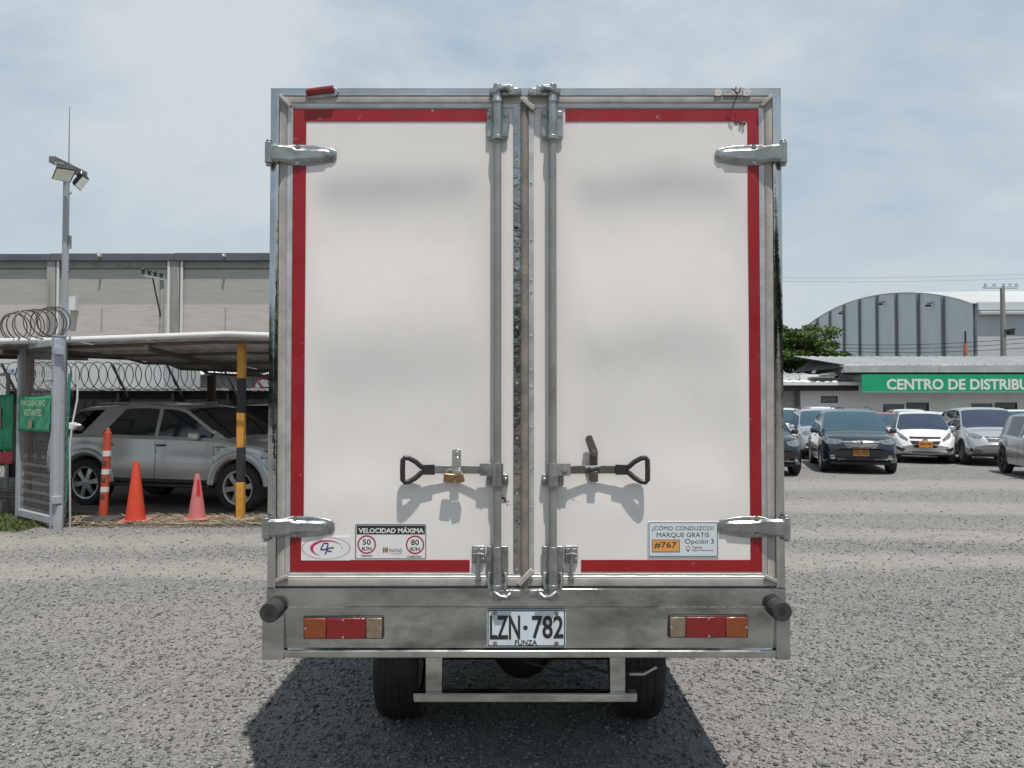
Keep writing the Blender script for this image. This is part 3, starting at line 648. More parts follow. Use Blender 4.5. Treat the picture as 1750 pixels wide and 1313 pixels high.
# tail lamps
for parts, side in ((((519, 557, M_amber, 'amber_lens'), (557, 625, M_redl, 'red_lens'), (625, 653, M_clear, 'clear_lens')), -1), (((1145, 1172, M_clear, 'clear_lens'), (1172, 1240, M_redl, 'red_lens'), (1240, 1278, M_amber, 'amber_lens')), 1)):
    y0 = 1057 if side < 0 else 1055; y1 = y0+35
    X0, X1, Z0, Z1 = TR(parts[0][0], y0, parts[-1][1], y1, -.055)
    tl = MB().box(X0-.004, X1+.004, -.040, -.012, Z0-.004, Z1+.004).build('tail_lamp', M_black, truck, bevel=.003)
    for a, b_, m_, nm in parts:
        q = TR(a, y0, b_, y1, -.055); MB().box(q[0]+.0008, q[1]-.0008, -.056, -.041, q[2], q[3]).build(nm, m_, tl, bevel=.004)
    xm = (X0+X1)/2
    for x, z in ((xm, Z1-.006), (xm, Z0+.006), (X0+.006, (Z0+Z1)/2), (X1-.006, (Z0+Z1)/2)): dome(MB(), x, -.056, z, .0048).build('lamp_screw', M_chrome, tl)
# number plate
X0, X1, Z0, Z1 = TR(832, 1041, 967, 1106, -.04)
pl = MB().prism(rnd([(X0, Z0), (X0, Z1), (X1, Z1), (X1, Z0)], .008), -.040, -.036).build('number_plate', M_plate, truck, bevel=.001)
MB().box(X0+.03, X1-.03, -.037, -.004, Z0+.02, Z1-.01).build('plate_holder', M_chassis, truck)
def rrect(x0, x1, z0, z1, wdt, y, r=.008, y2=None):
    o = rnd([(x0, z0), (x0, z1), (x1, z1), (x1, z0)], r); i_ = rnd([(x0+wdt, z0+wdt), (x0+wdt, z1-wdt), (x1-wdt, z1-wdt), (x1-wdt, z0+wdt)], r*.7); n = len(o)
    return MB().add([(a, y, b) for a, b in o] + [(a, y, b) for a, b in i_], [(k, (k+1) % n, n+(k+1) % n, n+k) for k in range(n)])
rrect(X0+.003, X1-.003, Z0+.003, Z1-.003, .0042, -.0412).build('plate_border', M_ink, pl, recalc=False)
q = TR(837, 1052, 889, 1093, -.04); t_ = text_mb('LZN', q[0], q[1], q[2], q[3], -.0413, .022)
q = TR(909, 1052, 963, 1092, -.04); text_mb('782', q[0], q[1], q[2], q[3], -.0413, .022, t_)
p = tp(898, 1073, -.04); t_.cyl((p[0], -.0405, p[2]), (p[0], -.0416, p[2]), .0095, n=14); t_.build('plate_lettering', M_ink, pl, recalc=False, smooth=0)
q = TR(880, 1094, 918, 1103, -.04); text_mb('FUNZA', *q, -.0413, .02).build('town_lettering', M_ink, pl, recalc=False, smooth=0)
for px, py in ((846, 1048), (951, 1048), (846, 1100), (951, 1100)):
    bb = MB(); p = tp(px, py, -.04); dome(bb, p[0], -.0402, p[2], .0075); bb.revolve([(.0095, -.0402), (.0095, -.0418), (.0075, -.0418)], (p[0], 0, p[2]), 'y', 12); bb.build('plate_bolt', M_galv, pl)

YSC = 1.0
# stickers
def disc(mb, cx_, cz_, ax, az_, y, n=40, hole=0.0):
    vs = [(cx_+ax*math.cos(2*math.pi*k/n), y, cz_+az_*math.sin(2*math.pi*k/n)) for k in range(n)]
    if not hole: return mb.add(vs, [tuple(range(n))])
    vs += [(cx_+ax*hole*math.cos(2*math.pi*k/n), y, cz_+az_*hole*math.sin(2*math.pi*k/n)) for k in range(n)]
    return mb.add(vs, [(k, (k+1) % n, n+(k+1) % n, n+k) for k in range(n)])
YS = -.0034
q = TR(607, 896, 730, 957); sp1 = MB().box(q[0], q[1], YS, -.0004, q[2], q[3]).build('speed_limit_sticker', M_sticker, truck, bevel=.0006)
YT = YS-.0004
q = TR(607.5, 895.5, 728.5, 955.5); rrect(*q, .0030, YT, .006).build('sticker_border', M_ink, sp1, recalc=False)
q = TR(610, 898, 726.5, 913); MB().box(q[0], q[1], YT-.0003, YS+.0002, q[2], q[3]).build('black_band', M_ink, sp1)
q = TR(613, 900.5, 724.5, 911); text_mb('VELOCIDAD MÁXIMA', *q, YT-.0009, .030).build('heading_lettering', M_sticker, sp1, recalc=False, smooth=0)
tx = MB()
for cx_, cy_, n1 in ((627, 930.5, '50'), (709.5, 931, '80')):
    p = tp(cx_, cy_); disc(MB(), p[0], p[2], .0385, .0385, YT, 40, .84).build('red_circle', M_inkred, sp1, recalc=False)
    text_mb(n1, *TR(cx_-7, cy_-9, cx_+7, cy_+.5), YT, .015, tx); text_mb('K/H', *TR(cx_-8, cy_+4, cx_+8, cy_+10.5), YT, .025, tx)
text_mb('URBANO', *TR(617, 948, 636.5, 951.5), YT, .02, tx); text_mb('CARRETERA', *TR(696, 949.5, 721, 953), YT, .02, tx)
tx.build('limit_lettering', M_ink, sp1, recalc=False, smooth=0)
text_mb('INVIAS', *TR(665.5, 937.5, 687, 944), YT, .015).build('agency_lettering', M_inkgrey, sp1, recalc=False, smooth=0)
ib = MB()
for dx_ in (-3.2, 0, 3.0):
    ib.add([(tp(659+dx_+a*1.0, 940+b)[0], YT-.0001*abs(dx_), tp(0, 940+b)[2]) for a, b in ((-1.6, 0), (0, -6), (1.6, -3), (1.2, 3), (0, 6))], [(0, 1, 2, 3, 4)])
ib.build('agency_emblem', M_inkgold, sp1, recalc=False, smooth=0)
q = TR(666, 946, 687, 946.6); MB().box(q[0], q[1], YT, YS+.0002, q[2], q[3]).build('underline', M_inkgrey, sp1)
# oval builder's mark
q = TR(515, 917, 599, 957.5); df = MB().box(q[0], q[1], YS, -.0004, q[2]-.0005, q[3]).build('oval_sticker', M_sticker, truck)
p = tp(557.5, 936.8); e = MB(); disc(e, p[0], p[2], .1005, .0455, YT, 56, .975); e.build('oval_outline', M_inkred, df, recalc=False)
sw = MB(); vs = []; K = 30
for k in range(K+1):
    t = R(-5)+R(250)*k/K; wd = .0125*math.sin(math.pi*min(1, max(0, (k/K)))**1.0)**1.2+.0008
    ang = R(0)+t; ax, az_ = .066, .0335
    vs += [(p[0]+ax*math.cos(ang), YT, p[2]+az_*math.sin(ang)), (p[0]+(ax-wd)*math.cos(ang)+.004, YT, p[2]+(az_-wd*.5)*math.sin(ang))]
sw.add(vs, [(2*k, 2*k+1, 2*k+3, 2*k+2) for k in range(K)]).build('swoosh', M_inkpink, df, recalc=False, smooth=0)
dm = MB(); shr = .45
def ital(pts): # thin italic strokes in photo pixels
    for a, b_ in zip(pts[:-1], pts[1:]): dm.bar(tp(*a, YT), tp(*b_, YT), .0052, .0006, up=(0, 1, 0))
ital([(548, 939.5), (553.5, 928.5), (560, 928.5), (560.5, 933), (557, 939.5), (548, 939.5)]); ital([(571, 936.5), (563, 936.5), (560, 939), (555.5, 947.5)]); ital([(560, 942.3), (567, 942.3)])
dm.build('monogram', M_inkblue, df, smooth=0)
# how-am-I-driving sticker
q = TR(1107, 892, 1228, 952); sp2 = MB().box(q[0], q[1], YS, -.0004, q[2], q[3]).build('hotline_sticker', M_stick2, truck, bevel=.0006)
q = TR(1108.5, 892.5, 1226, 951); rrect(*q, .0026, YT, .006).build('sticker_border', M_ink, sp2, recalc=False)
tx = text_mb('¿CÓMO CONDUZCO?', *TR(1114, 897.5, 1219.5, 908), YT, .0); text_mb('MARQUE GRATIS', *TR(1122, 910, 1211.5, 919.5), YT, .0, tx); text_mb('Opción 3', *TR(1170, 921, 1219.5, 931.5), YT, .0, tx)
tx.build('hotline_lettering', M_ink, sp2, recalc=False, smooth=0)
q = TR(1114, 922, 1161.5, 943.5); MB().prism(rnd([(q[0], q[2]), (q[0], q[3]), (q[1], q[3]), (q[1], q[2])], .004), YT-.0002, YS+.0002).build('orange_box', M_inkor, sp2)
rrect(*q, .002, YT-.0004, .004).build('orange_box_border', M_ink, sp2, recalc=False)
tx = text_mb('#767', *TR(1118, 926, 1156, 937), YT-.0005, .012); tx.build('number_lettering', M_ink, sp2, recalc=False, smooth=0)
tx = text_mb('Vigilado', *TR(1182, 933.5, 1200, 938), YT, .012); text_mb('SuperTransporte', *TR(1182, 938.5, 1219, 942.5), YT, .012, tx);
p = tp(1175.5, 938); disc(tx, p[0], p[2]+.003, .009, .009, YT, 16, .72); tx.add([(p[0]-.006, YT, p[2]-.004), (p[0], YT, p[2]-.014), (p[0]+.006, YT, p[2]-.004)], [(0, 1, 2)])
tx.build('agency_lettering', mat('faded_red_ink', (.30, .07, .10), .5), sp2, recalc=False, smooth=0)
# muddy splashes on the door
mud = mat('dried_mud', (0.17, 0.09, 0.05), .9, var=.3, scale=60)
for px, py in ((868, 856),):
    mm = MB()
    for k in range(26):
        r1 = random.random(); x, y = px-9+r1*11+random.gauss(0, 1.5), py-7+r1*12+random.gauss(0, 2)
        p = tp(x, y); s_ = .0012+.004*random.random()**2; dome(mm, p[0], -.0006, p[2], s_, .0015, 6)
    mm.build('mud_splash', mud, truck)

sc = MB()
for k in range(34):
    p = tp(963+random.gauss(0, 9)+k*.7, 862-k*.6+random.gauss(0, 5)); dome(sc, p[0], -.0003, p[2], .0007+.0016*random.random()**3, .0006, 5)
sc.build('scuff_marks', mat('dark_scuff', (.10, .09, .085), .8), truck, kind='stuff')
# chassis, axle, wheels, underride bar
ch = MB()
for sx in (-1, 1): ch.box(sx*.36-.035, sx*.36+.035, .12, 5.6, .68, .86)
for y in (.14, .9, 1.8, 2.8, 3.8): ch.box(-.36, .36, y, y+.08, .72, .82)
for y in np.arange(.1, 4.1, .5): ch.box(-1.0, 1.0, y, y+.06, .84, .872)
ch.build('chassis', M_chassis, truck)
AX = 1.06; WR = .345
MB().cyl((-.55, AX, WR), (.55, AX, WR), .055).revolve([(.02, -.16), (.12, -.09), (.16, 0), (.12, .09), (.02, .16)], (0, AX, WR), 'y', 14).build('rear_axle', M_chassis, truck)
for sx in (-1, 1):
    sp3 = MB()
    for k in range(4): sp3.tube([(sx*.43, AX-.6+.1*k, .60-.012*k), (sx*.43, AX, .47-.022*k), (sx*.43, AX+.6-.1*k, .60-.012*k)], .022, n=4)
    sp3.build('leaf_spring', M_chassis, truck)
def wheel(parent, c, r, wdt, rim, axis='x', out=1, spokes=0, rim_r=.62, tread=True):
    pr = [(r*rim_r, -wdt*.44), (r*.80, -wdt*.5), (r*.93, -wdt*.49), (r*.985, -wdt*.40), (r, -wdt*.28)]
    pr = pr + [(a, -b) for a, b in pr[::-1]]
    ty = MB().revolve(pr, c, axis, 40, cap=False); t_ = ty.build('tyre', M_tyre, parent)
    return t_
for sx in (-1, 1):
    for xo in (.632,):
        wt = wheel(truck, (sx*xo-.02, AX, WR), WR, .23, None)
        MB().revolve([(.03, sx*.02), (.12, sx*.02), (.19, sx*.05), (.215, sx*.085), (.22, -sx*.085), (.2, -sx*.09)], (sx*xo-.02, AX, WR), 'x', 24).build('rim', M_galv, wt)
        gv_ = MB()
        for k in (-.055, -.018, .018, .055): gv_.revolve([(WR+.0015, k-.004), (WR+.0015, k+.004)], (sx*xo-.02, AX, WR), 'x', 40)
        gv_.build('tread_groove', M_black, wt)
    MB().box(sx*.60-.15, sx*.60+.13, AX+.45, AX+.46, .22, .82).build('mud_flap', M_rubber, truck)
q0 = tp(707, 1186, .10); q1 = tp(1088, 1186, .10)
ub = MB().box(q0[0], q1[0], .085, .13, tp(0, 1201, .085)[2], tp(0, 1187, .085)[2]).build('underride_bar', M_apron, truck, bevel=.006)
MB().box(q0[0]+.002, q1[0]-.002, .083, .135, tp(0, 1186.6, .085)[2], tp(0, 1186.6, .085)[2]+.003).build('step_tread', M_lip, ub)
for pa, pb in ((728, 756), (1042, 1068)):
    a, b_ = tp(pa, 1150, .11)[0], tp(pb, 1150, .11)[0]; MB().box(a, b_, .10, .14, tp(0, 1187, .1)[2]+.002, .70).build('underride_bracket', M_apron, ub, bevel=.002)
cb = MB().tube([tp(985, 1132, .2), tp(1010, 1143, .22), tp(1040, 1150, .25), tp(1075, 1149, .25), tp(1130, 1140, .2)], .007, n=6).tube([tp(1080, 1146, .22), tp(1104, 1148, .2)], .014, n=8)
cb.tube([tp(900, 1130, .3), tp(960, 1150, .35), tp(1020, 1140, .3)], .006, n=6)
cb.build('cable', M_rubber, truck)
MB().tube([tp(1076, 1152, .2), tp(1100, 1152, .19), tp(1122, 1140, .2)], .006, n=6).build('cable_sleeve', M_sticker, truck)
# cab, hidden from here by the box
cab = MB()
sec = [(4.35, .55, 2.15), (5.55, .55, 2.15), (5.95, .55, 1.35), (6.0, .5, .9)]
cab.add([(sx*.85, y, z) for y, a, b_ in sec for sx, z in ((-1, .5), (1, .5), (1, b_), (-1, b_))], [(i*4+k, i*4+(k+1) % 4, (i+1)*4+(k+1) % 4, (i+1)*4+k) for i in range(3) for k in range(4)] + [(0, 1, 2, 3), (12, 13, 14, 15)])
cabo = cab.build('cab', mat('white_paint', (.72, .72, .71), .25, coat=.5), truck, bevel=.04)
for sx in (-1, 1):
    MB().prism([(4.75, 1.35), (4.75, 2.0), (5.5, 2.0), (5.8, 1.35)], -.004, .004).xf(Matrix.Translation((sx*.853, 0, 0)) @ Matrix.Rotation(R(90), 4, 'Z')).build('side_window', M_gl, cabo)
    wt = wheel(truck, (sx*.72, 5.2, WR), WR, .19, None); MB().revolve([(.03, sx*.06), (.15, sx*.03), (.22, sx*.08), (.22, -sx*.08)], (sx*.72, 5.2, WR), 'x', 24).build('rim', M_galv, wt)
MB().add([(-.75, 5.61, 2.08), (.75, 5.61, 2.08), (.78, 5.955, 1.4), (-.78, 5.955, 1.4)], [(0, 1, 2, 3)]).build('windscreen', M_gl, cabo)

# ================================================================== cars
M_seam = mat('dark_gap', (0.012, 0.012, 0.013), .8)
M_trim = mat('black_trim', (0.025, 0.025, 0.027), .55, var=.2)
M_lamp = mat('headlamp_glass', (0.19, 0.20, 0.21), .12, .35, var=.35, scale=14, coat=.6)
M_oplate = mat('orange_plate', (0.72, 0.27, 0.03), .45, var=.06, scale=20)
def smooth_interp(pts, xs_, sig):
    px_ = [p[0] for p in pts]; pz = [p[1] for p in pts]
    xx = np.linspace(px_[0]-.3, px_[-1]+.3, 1600); yy = np.interp(xx, px_, pz); st_ = xx[1]-xx[0]
    if sig > 0:
        k = np.exp(-.5*(np.arange(-int(3*sig/st_), int(3*sig/st_)+1)*st_/sig)**2); k /= k.sum()
        yy = np.convolve(np.pad(yy, len(k)//2, mode='edge'), k, 'valid')
    return np.interp(xs_, xx, yy)
def car(name, label, P, loc, rz, paint, glass=None, group=None, detail=True, trim_arch=False, sideglass=None):
    """lofted car body with glass, wheels and fittings; local +x is forward, origin on the ground below its middle"""
    glass = glass or M_gl; sideglass = sideglass or M_gl
    t = thing(name, label, 'car', loc, rz, group)
    W, L0, L1 = P['W'], P['top'][0][0], P['top'][-1][0]
    xf, xr, wr = P['xf'], P['xr'], P['wr']; zs0 = P['sill']; ar = wr+.055
    keys = [p[0] for p in P['top']] + [xf, xr] + [x for q in P['win'] for x in q]
    xs_ = sorted(set(list(np.round(np.linspace(L0, L1, P.get('n', 90)), 3)) + [round(k, 3) for k in keys] + [round(c+ar*math.cos(a), 3) for c in (xf, xr) for a in np.linspace(0, math.pi, 15)]))
    xs_ = [x for i, x in enumerate(xs_) if i == 0 or x-xs_[i-1] > .004]
    xs_ = np.array(xs_)
    zt = smooth_interp(P['top'], xs_, P.get('sm', .05)); zb = smooth_interp(P['belt'], xs_, .05); zb = np.minimum(zb, zt-.05)
    mid = (L0+L1)/2; hl = (L1-L0)/2; e = np.abs(xs_-mid)/hl
    taper = P.get('taper', (.16, .20)); w2 = np.where(xs_ > mid, 1-taper[1]*e**P.get('tp', 7), 1-taper[0]*e**P.get('tp', 7))*W/2
    tum = P.get('tumble', .30); secs = []
    for x, a, b, w_ in zip(xs_, zt, zb, w2):
        zs = zs0 + .10*max(0, (abs(x-mid)/hl-.86)/.14)
        arch = False
        for c in (xf, xr):
            d = ar*ar-(x-c)**2
            if d > 0: zs = max(zs, wr+math.sqrt(d)*1.0)
        zs = min(zs, b-.10)
        gh = a-b                                  # height of the glasshouse here
        wt_ = w_-.05-tum*max(0, gh-.06)
        if gh < .16: wt_ = w_-.05-.08
        h = b-zs
        mt = P.get('mid', .62)
        secs.append([(0, zs), (w_-.09, zs), (w_-.022, zs+.012), (w_-.004, zs+.06), (w_, zs+h*.42), (w_-.004, zs+h*mt), (w_-.016, zs+h*(mt+.05)), (w_-.022, b-.035), (w_-.05, b), (w_-.062, b+min(.018, gh*.2)),
                     (wt_-.0, max(b+min(.03, gh*.3), a-.075)), (wt_-.035, a-.028), (wt_*.80, a-.008), (wt_*.45, a+.006), (0, a+.012)])
    n = len(secs[0]); full = 2*n-2
    V = []
    fb, rb = P.get('bowf', .10), P.get('bowr', .08)
    for x, s_, a, w_, b_ in zip(xs_, secs, zt, w2, zb):
        tf = max(0, (x-(L1-.55))/.55); tr_ = max(0, ((L0+.5)-x)/.5)
        ring_ = s_ + [(-y, z) for y, z in s_[-2:0:-1]]
        for y, z in ring_:
            q = (y/(W/2))**2; zc = (z-.55)/.5
            dx_ = -(fb*1.9*q + fb*.6*max(0, zc)**2 + fb*.5*max(0, -zc-.25)**2)*tf**1.3 + (rb*1.5*q + rb*.6*max(0, zc-.3)**2+rb*.4*max(0, -zc-.3)**2)*tr_**1.3
            sh = 0.0
            if 'shear' in P and z > b_ : sh = float(np.interp(x, [u for u, _ in P['shear']], [u for _, u in P['shear']]))*min(1, (z-b_)/max(.3, a-b_))
            V.append((x+dx_+sh, y, z))
    body_f, side_f, wind_f, back_f = [], [], [], []
    ws0, ws1 = P['wind']; rw = P.get('rear')
    for i in range(len(xs_)-1):
        xm = (xs_[i]+xs_[i+1])/2
        for k in range(full):
            f = (i*full+k, i*full+(k+1) % full, (i+1)*full+(k+1) % full, (i+1)*full+k)
            kk = k if k < n-1 else full-1-k         # mirrored strip index
            gh = min(zt[i]-zb[i], zt[i+1]-zb[i+1])
            if kk == 9 and gh > .13 and any(a < xm < b for a, b in P['win']): side_f.append(f)
            elif kk in (11, 12, 13) and ws0 < xm < ws1: wind_f.append(f)
            elif rw and kk in (11, 12, 13) and rw[0] < xm < rw[1]: back_f.append(f)
            else: body_f.append(f)
    for i, flip in ((0, False), (len(xs_)-1, True)):
        o = i*full
        for k in range(n-1):
            a, b = o+k, o+k+1; c, d = o+(full-k-1) % full, o+(full-k) % full
            q = [a, b, c, d]; q2 = []
            for v in q:
                if v not in q2: q2.append(v)
            if len(q2) > 2: body_f.append(tuple(q2))
    def sub(fs, nm, m_, par, off=0.0, sm=32):
        used = sorted({v for f in fs for v in f}); mp_ = {v: j for j, v in enumerate(used)}
        mb = MB().add([V[v] for v in used], [tuple(mp_[v] for v in f) for f in fs]); return mb.build(nm, m_, par, smooth=sm)
    body = sub(body_f, 'body', paint, t)
    tree = BVHTree.FromPolygons([Vector(v) for v in V], body_f+side_f+wind_f+back_f)
    # each pane an object: split the side glass by window and side
    for a, b in P['win']:
        for sgn in (1, -1):
            fs = [f for f in side_f if a < sum(V[v][0] for v in f)/4 < b and sgn*sum(V[v][1] for v in f) > 0]
            if fs: sub(fs, 'side_window', sideglass, t)
    if wind_f: sub(wind_f, 'windscreen', glass, t)
    if back_f: sub(back_f, 'rear_window', M_gl, t)
    MB().box(L0+.25, L1-.25, -W/2+.2, W/2-.2, zs0-.03, zs0+.16).build('underbody', M_trim, t)
    # wheels
    for c in (xf, xr):
        for sg in (1, -1):
            yc = sg*(W/2-.115)
            wd = P.get('tw', .2)
            pr = [(wr*.66, -wd*.44), (wr*.82, -wd*.5), (wr*.94, -wd*.48), (wr, -wd*.3), (wr, wd*.3), (wr*.94, wd*.48), (wr*.82, wd*.5), (wr*.66, wd*.44)]
            wt = MB().revolve(pr, (c, yc, wr), 'y', 32, cap=False).build('wheel', M_tyre, t)
            rm = MB().revolve([(wr*.68, sg*wd*.46), (wr*.62, sg*wd*.44), (wr*.60, sg*wd*.12)], (c, yc, wr), 'y', 28, cap=False)
            ns = P.get('spokes', 5)
            for k in range(ns):
                aa = 2*math.pi*(k+.15)/ns; ca, sa = math.cos(aa), math.sin(aa); rr = wr*.66
                vs = []
                for rad, hw_, yo in ((wr*.08, wr*.10, .40), (wr*.38, wr*.085, .42), (rr, wr*.12, .36)):
                    for u in (-1, 1):
                        for dy_ in (0, -.10): vs.append((c+ca*rad-sa*hw_*u, yc+sg*wd*(yo+dy_), wr+sa*rad+ca*hw_*u))
                rm.add(vs, [(o+a1, o+b1, o+4+b1, o+4+a1) for o in (0, 4) for a1, b1 in ((0, 2), (2, 3), (3, 1), (1, 0))])
            rm.revolve([(wr*.19, sg*wd*.36), (wr*.17, sg*wd*.43), (.0001, sg*wd*.45)], (c, yc, wr), 'y', 14)
            rm.build('rim', P.get('rimmat', M_rim), wt)
            MB().revolve([(wr*.66, sg*wd*.10), (.0001, sg*wd*.10)], (c, yc, wr), 'y', 20).build('brake_disc', M_trim, wt)
    # things laid on the body by ray casting
    def proj(poly, nm, m_, ax='f', off=.006, par=None, rings=3, sg=1, bevel=False):
        cxx = sum(p[0] for p in poly)/len(poly); czz = sum(p[1] for p in poly)/len(poly); pts = [(cxx, czz)]
        dense = []
        for i in range(len(poly)):
            a, b = poly[i], poly[(i+1) % len(poly)]
            for k in range(4): dense.append((a[0]+(b[0]-a[0])*k/4, a[1]+(b[1]-a[1])*k/4))
        m = len(dense)
        for r_ in range(1, rings+1): pts += [(cxx+(p[0]-cxx)*r_/rings, czz+(p[1]-czz)*r_/rings) for p in dense]
        vs = []; last = None
        for u, v in pts:
            if ax == 'f': o_, d_ = Vector((L1+1, u, v)), Vector((-1, 0, 0))
            elif ax == 'r': o_, d_ = Vector((L0-1, u, v)), Vector((1, 0, 0))
            else: o_, d_ = Vector((u, sg*3, v)), Vector((0, -sg, 0))
            hit = tree.ray_cast(o_, d_)[0]
            if hit is None: hit = last if last else Vector((L1-.1, u, v)) if ax == 'f' else Vector((u, sg*W/2, v))
            last = hit; vs.append(hit-d_*off)
        fs = [(0, 1+k, 1+(k+1) % m) for k in range(m)]
        for r_ in range(rings-1): fs += [(1+r_*m+k, 1+(r_+1)*m+k, 1+(r_+1)*m+(k+1) % m, 1+r_*m+(k+1) % m) for k in range(m)]
        # a rim that turns back to the body, so the piece has thickness
        o2 = len(vs); vs += [v_ + (Vector((-off*1.3, 0, 0)) if ax == 'f' else Vector((off*1.3, 0, 0)) if ax == 'r' else Vector((0, -sg*off*1.3, 0))) for v_ in vs[1+(rings-1)*m:1+rings*m]]
        b0 = 1+(rings-1)*m; fs += [(b0+k, o2+k, o2+(k+1) % m, b0+(k+1) % m) for k in range(m)]
        return MB().add(vs, fs).build(nm, m_, par or t, smooth=50)
    def line(pts, nm='door_seam', wdt=.010, sg=1, m_=None):
        mb = MB(); vs = []
        for (x, z), nxt in zip(pts, pts[1:]+[pts[-1]]):
            d = Vector((nxt[0]-x, nxt[1]-z)) if nxt != (x, z) else d; nn = Vector((-d.y, d.x)).normalized()*wdt/2
            for q in (1, -1):
                u, v = x+nn.x*q, z+nn.y*q; hit = tree.ray_cast(Vector((u, sg*3, v)), Vector((0, -sg, 0)))[0] or Vector((u, sg*W/2, v))
                vs.append((hit.x, hit.y+sg*.0025, hit.z))
        mb.add(vs, [(2*i, 2*i+1, 2*i+3, 2*i+2) for i in range(len(pts)-1)]); return mb.build(nm, m_ or M_seam, t, recalc=False)
    t_ = dict(obj=t, body=body, proj=proj, line=line, tree=tree, P=P)
    if detail:
        for sg in (1, -1):
            xm, zm = P['mirror']
            wb = W/2-.05
            mm = MB(); 
            pr = [(.10, .0), (.11, .055), (.085, .105), (.0, .11), (-.02, .06), (-.02, .0)]
            vs = [(xm+a*.9, sg*(wb+.05), zm+b) for a, b in pr] + [(xm+a, sg*(wb+.14), zm-.01+b*1.15) for a, b in pr] + [(xm+a*.8+.0, sg*(wb+.20), zm+.01+b*.85) for a, b in pr]
            k_ = len(pr)
            mm.add(vs, [(i*k_+j, i*k_+(j+1) % k_, (i+1)*k_+(j+1) % k_, (i+1)*k_+j) for i in range(2) for j in range(k_)] + [tuple(range(k_)), tuple(range(2*k_, 3*k_))])
            mo = mm.build('wing_mirror', P.get('mirmat', paint), t, bevel=.012)
            MB().box(xm-.0, xm+.06, *sorted((sg*(wb-.06), sg*(wb+.06))), zm-.01, zm+.035).build('mirror_stalk', M_trim, mo)
        for xx, zz0, zz1 in P.get('seams', []):
            for sg in (1, -1): line([(xx+.03*math.sin(k/8*3.1), zz0+(zz1-zz0)*k/8) for k in range(9)], sg=sg)
        for xx, zz_ in P.get('handles', []):
            for sg in (1, -1): proj([(xx-.085, zz_-.012), (xx-.075, zz_+.018), (xx+.075, zz_+.018), (xx+.085, zz_-.008)], 'door_handle', P.get('hmat', paint), 's', .022, sg=sg, rings=1)
        if P.get('moulding'):
            xa, xb, zz_ = P['moulding']
            for sg in (1, -1): proj([(xa, zz_-.03), (xa, zz_+.03), (xb, zz_+.03), (xb, zz_-.03)], 'side_moulding', P.get('mouldmat', M_trim), 's', .008, sg=sg, rings=1)
    if P.get('rails'):
        for sg in (1, -1):
            x0_, x1_ = P['rails']; zz_ = [float(np.interp(x, xs_, zt)) for x in np.linspace(x0_, x1_, 7)]
            MB().tube([(x, sg*P.get('railw', W*.36), z+(.045 if 0 < i < 6 else .0)) for i, (x, z) in enumerate(zip(np.linspace(x0_, x1_, 7), zz_))], .018, n=6).build('roof_rail', P.get('railmat', M_trim), t)
    return t_
def scaled(P, s):
    Q = dict(P)
    for k, v in P.items():
        if k in ('W', 'xf', 'xr', 'wr', 'tw', 'sill', 'railw'): Q[k] = v*s
        elif k in ('top', 'belt', 'win', 'handles', 'seams'): Q[k] = [tuple(a*s for a in t) for t in v]
        elif k in ('wind', 'rear', 'mirror', 'rails') and v: Q[k] = tuple(a*s for a in v)
    return Q
def badge(c, shape, z, nm, m_, off=.02, th=.012):
    hit = c['tree'].ray_cast(Vector((9, 0, z)), Vector((-1, 0, 0)))[0]; x = hit.x+off; n = len(shape)
    vs = [(x, a, z+b) for a, b in shape]+[(x-th, a, z+b) for a, b in shape]
    return MB().add(vs, [tuple(range(n)), tuple(range(n, 2*n))]+[(k, (k+1) % n, n+(k+1) % n, n+k) for k in range(n)]).build(nm, m_, c['obj'], bevel=.002)
def mir(poly): return [(-a, b) for a, b in poly]
def plate(c, z, txt, par=None, yc=0.0, m_=None):
    hit = c['tree'].ray_cast(Vector((9, yc, z)), Vector((-1, 0, 0)))[0]; x = hit.x+.016
    p = MB().box(x-.03, x, yc-.17, yc+.17, z-.082, z+.082).build('number_plate', m_ or M_oplate, c['obj'], bevel=.004)
    vs, fs, _ = text_uv(txt, .02)
    MB().add([(x+.0015, yc-.145+.29*u, z-.05+.1*v) for u, v in vs], fs).build('plate_lettering', M_ink, p, recalc=False, smooth=0)
    return p
def place(px, d, yaw_deg):
    """front centre of a car facing the camera side, from a photo column and a distance; yaw turns its nose to the left"""
    x = (px-875)/F*d; h = Vector((-math.sin(R(yaw_deg)), -math.cos(R(yaw_deg)), 0)); return Vector((x, d, 0)), h
def put(P, px, d, yaw):
    p, h = place(px, d, yaw); c = p - h*P['top'][-1][0]; return (c.x, c.y, 0), math.atan2(h.y, h.x)

silver = mat('silver_paint', (0.57, 0.575, 0.56), .26, .4, var=.03, scale=3, coat=.6)
silver2 = mat('light_silver_paint', (0.47, 0.48, 0.49), .26, .5, var=.05, scale=3, coat=.6)
grey_p = mat('grey_paint', (0.33, 0.335, 0.35), .27, .5, var=.05, scale=3, coat=.6)
navy = mat('dark_blue_paint', (0.012, 0.020, 0.032), .2, .25, var=.12, scale=2, coat=.8)
black_p = mat('black_paint', (0.010, 0.011, 0.013), .2, .1, var=.1, scale=2, coat=.8)
white_p = mat('white_car_paint', (0.70, 0.70, 0.69), .25, 0, var=.03, scale=2, coat=.7)
red_p = mat('red_car_paint', (0.32, 0.02, 0.025), .25, .1, var=.05, scale=2, coat=.7)
green_p = mat('dark_green_paint', (0.012, 0.022, 0.016), .3, .2, var=.1, coat=.6)

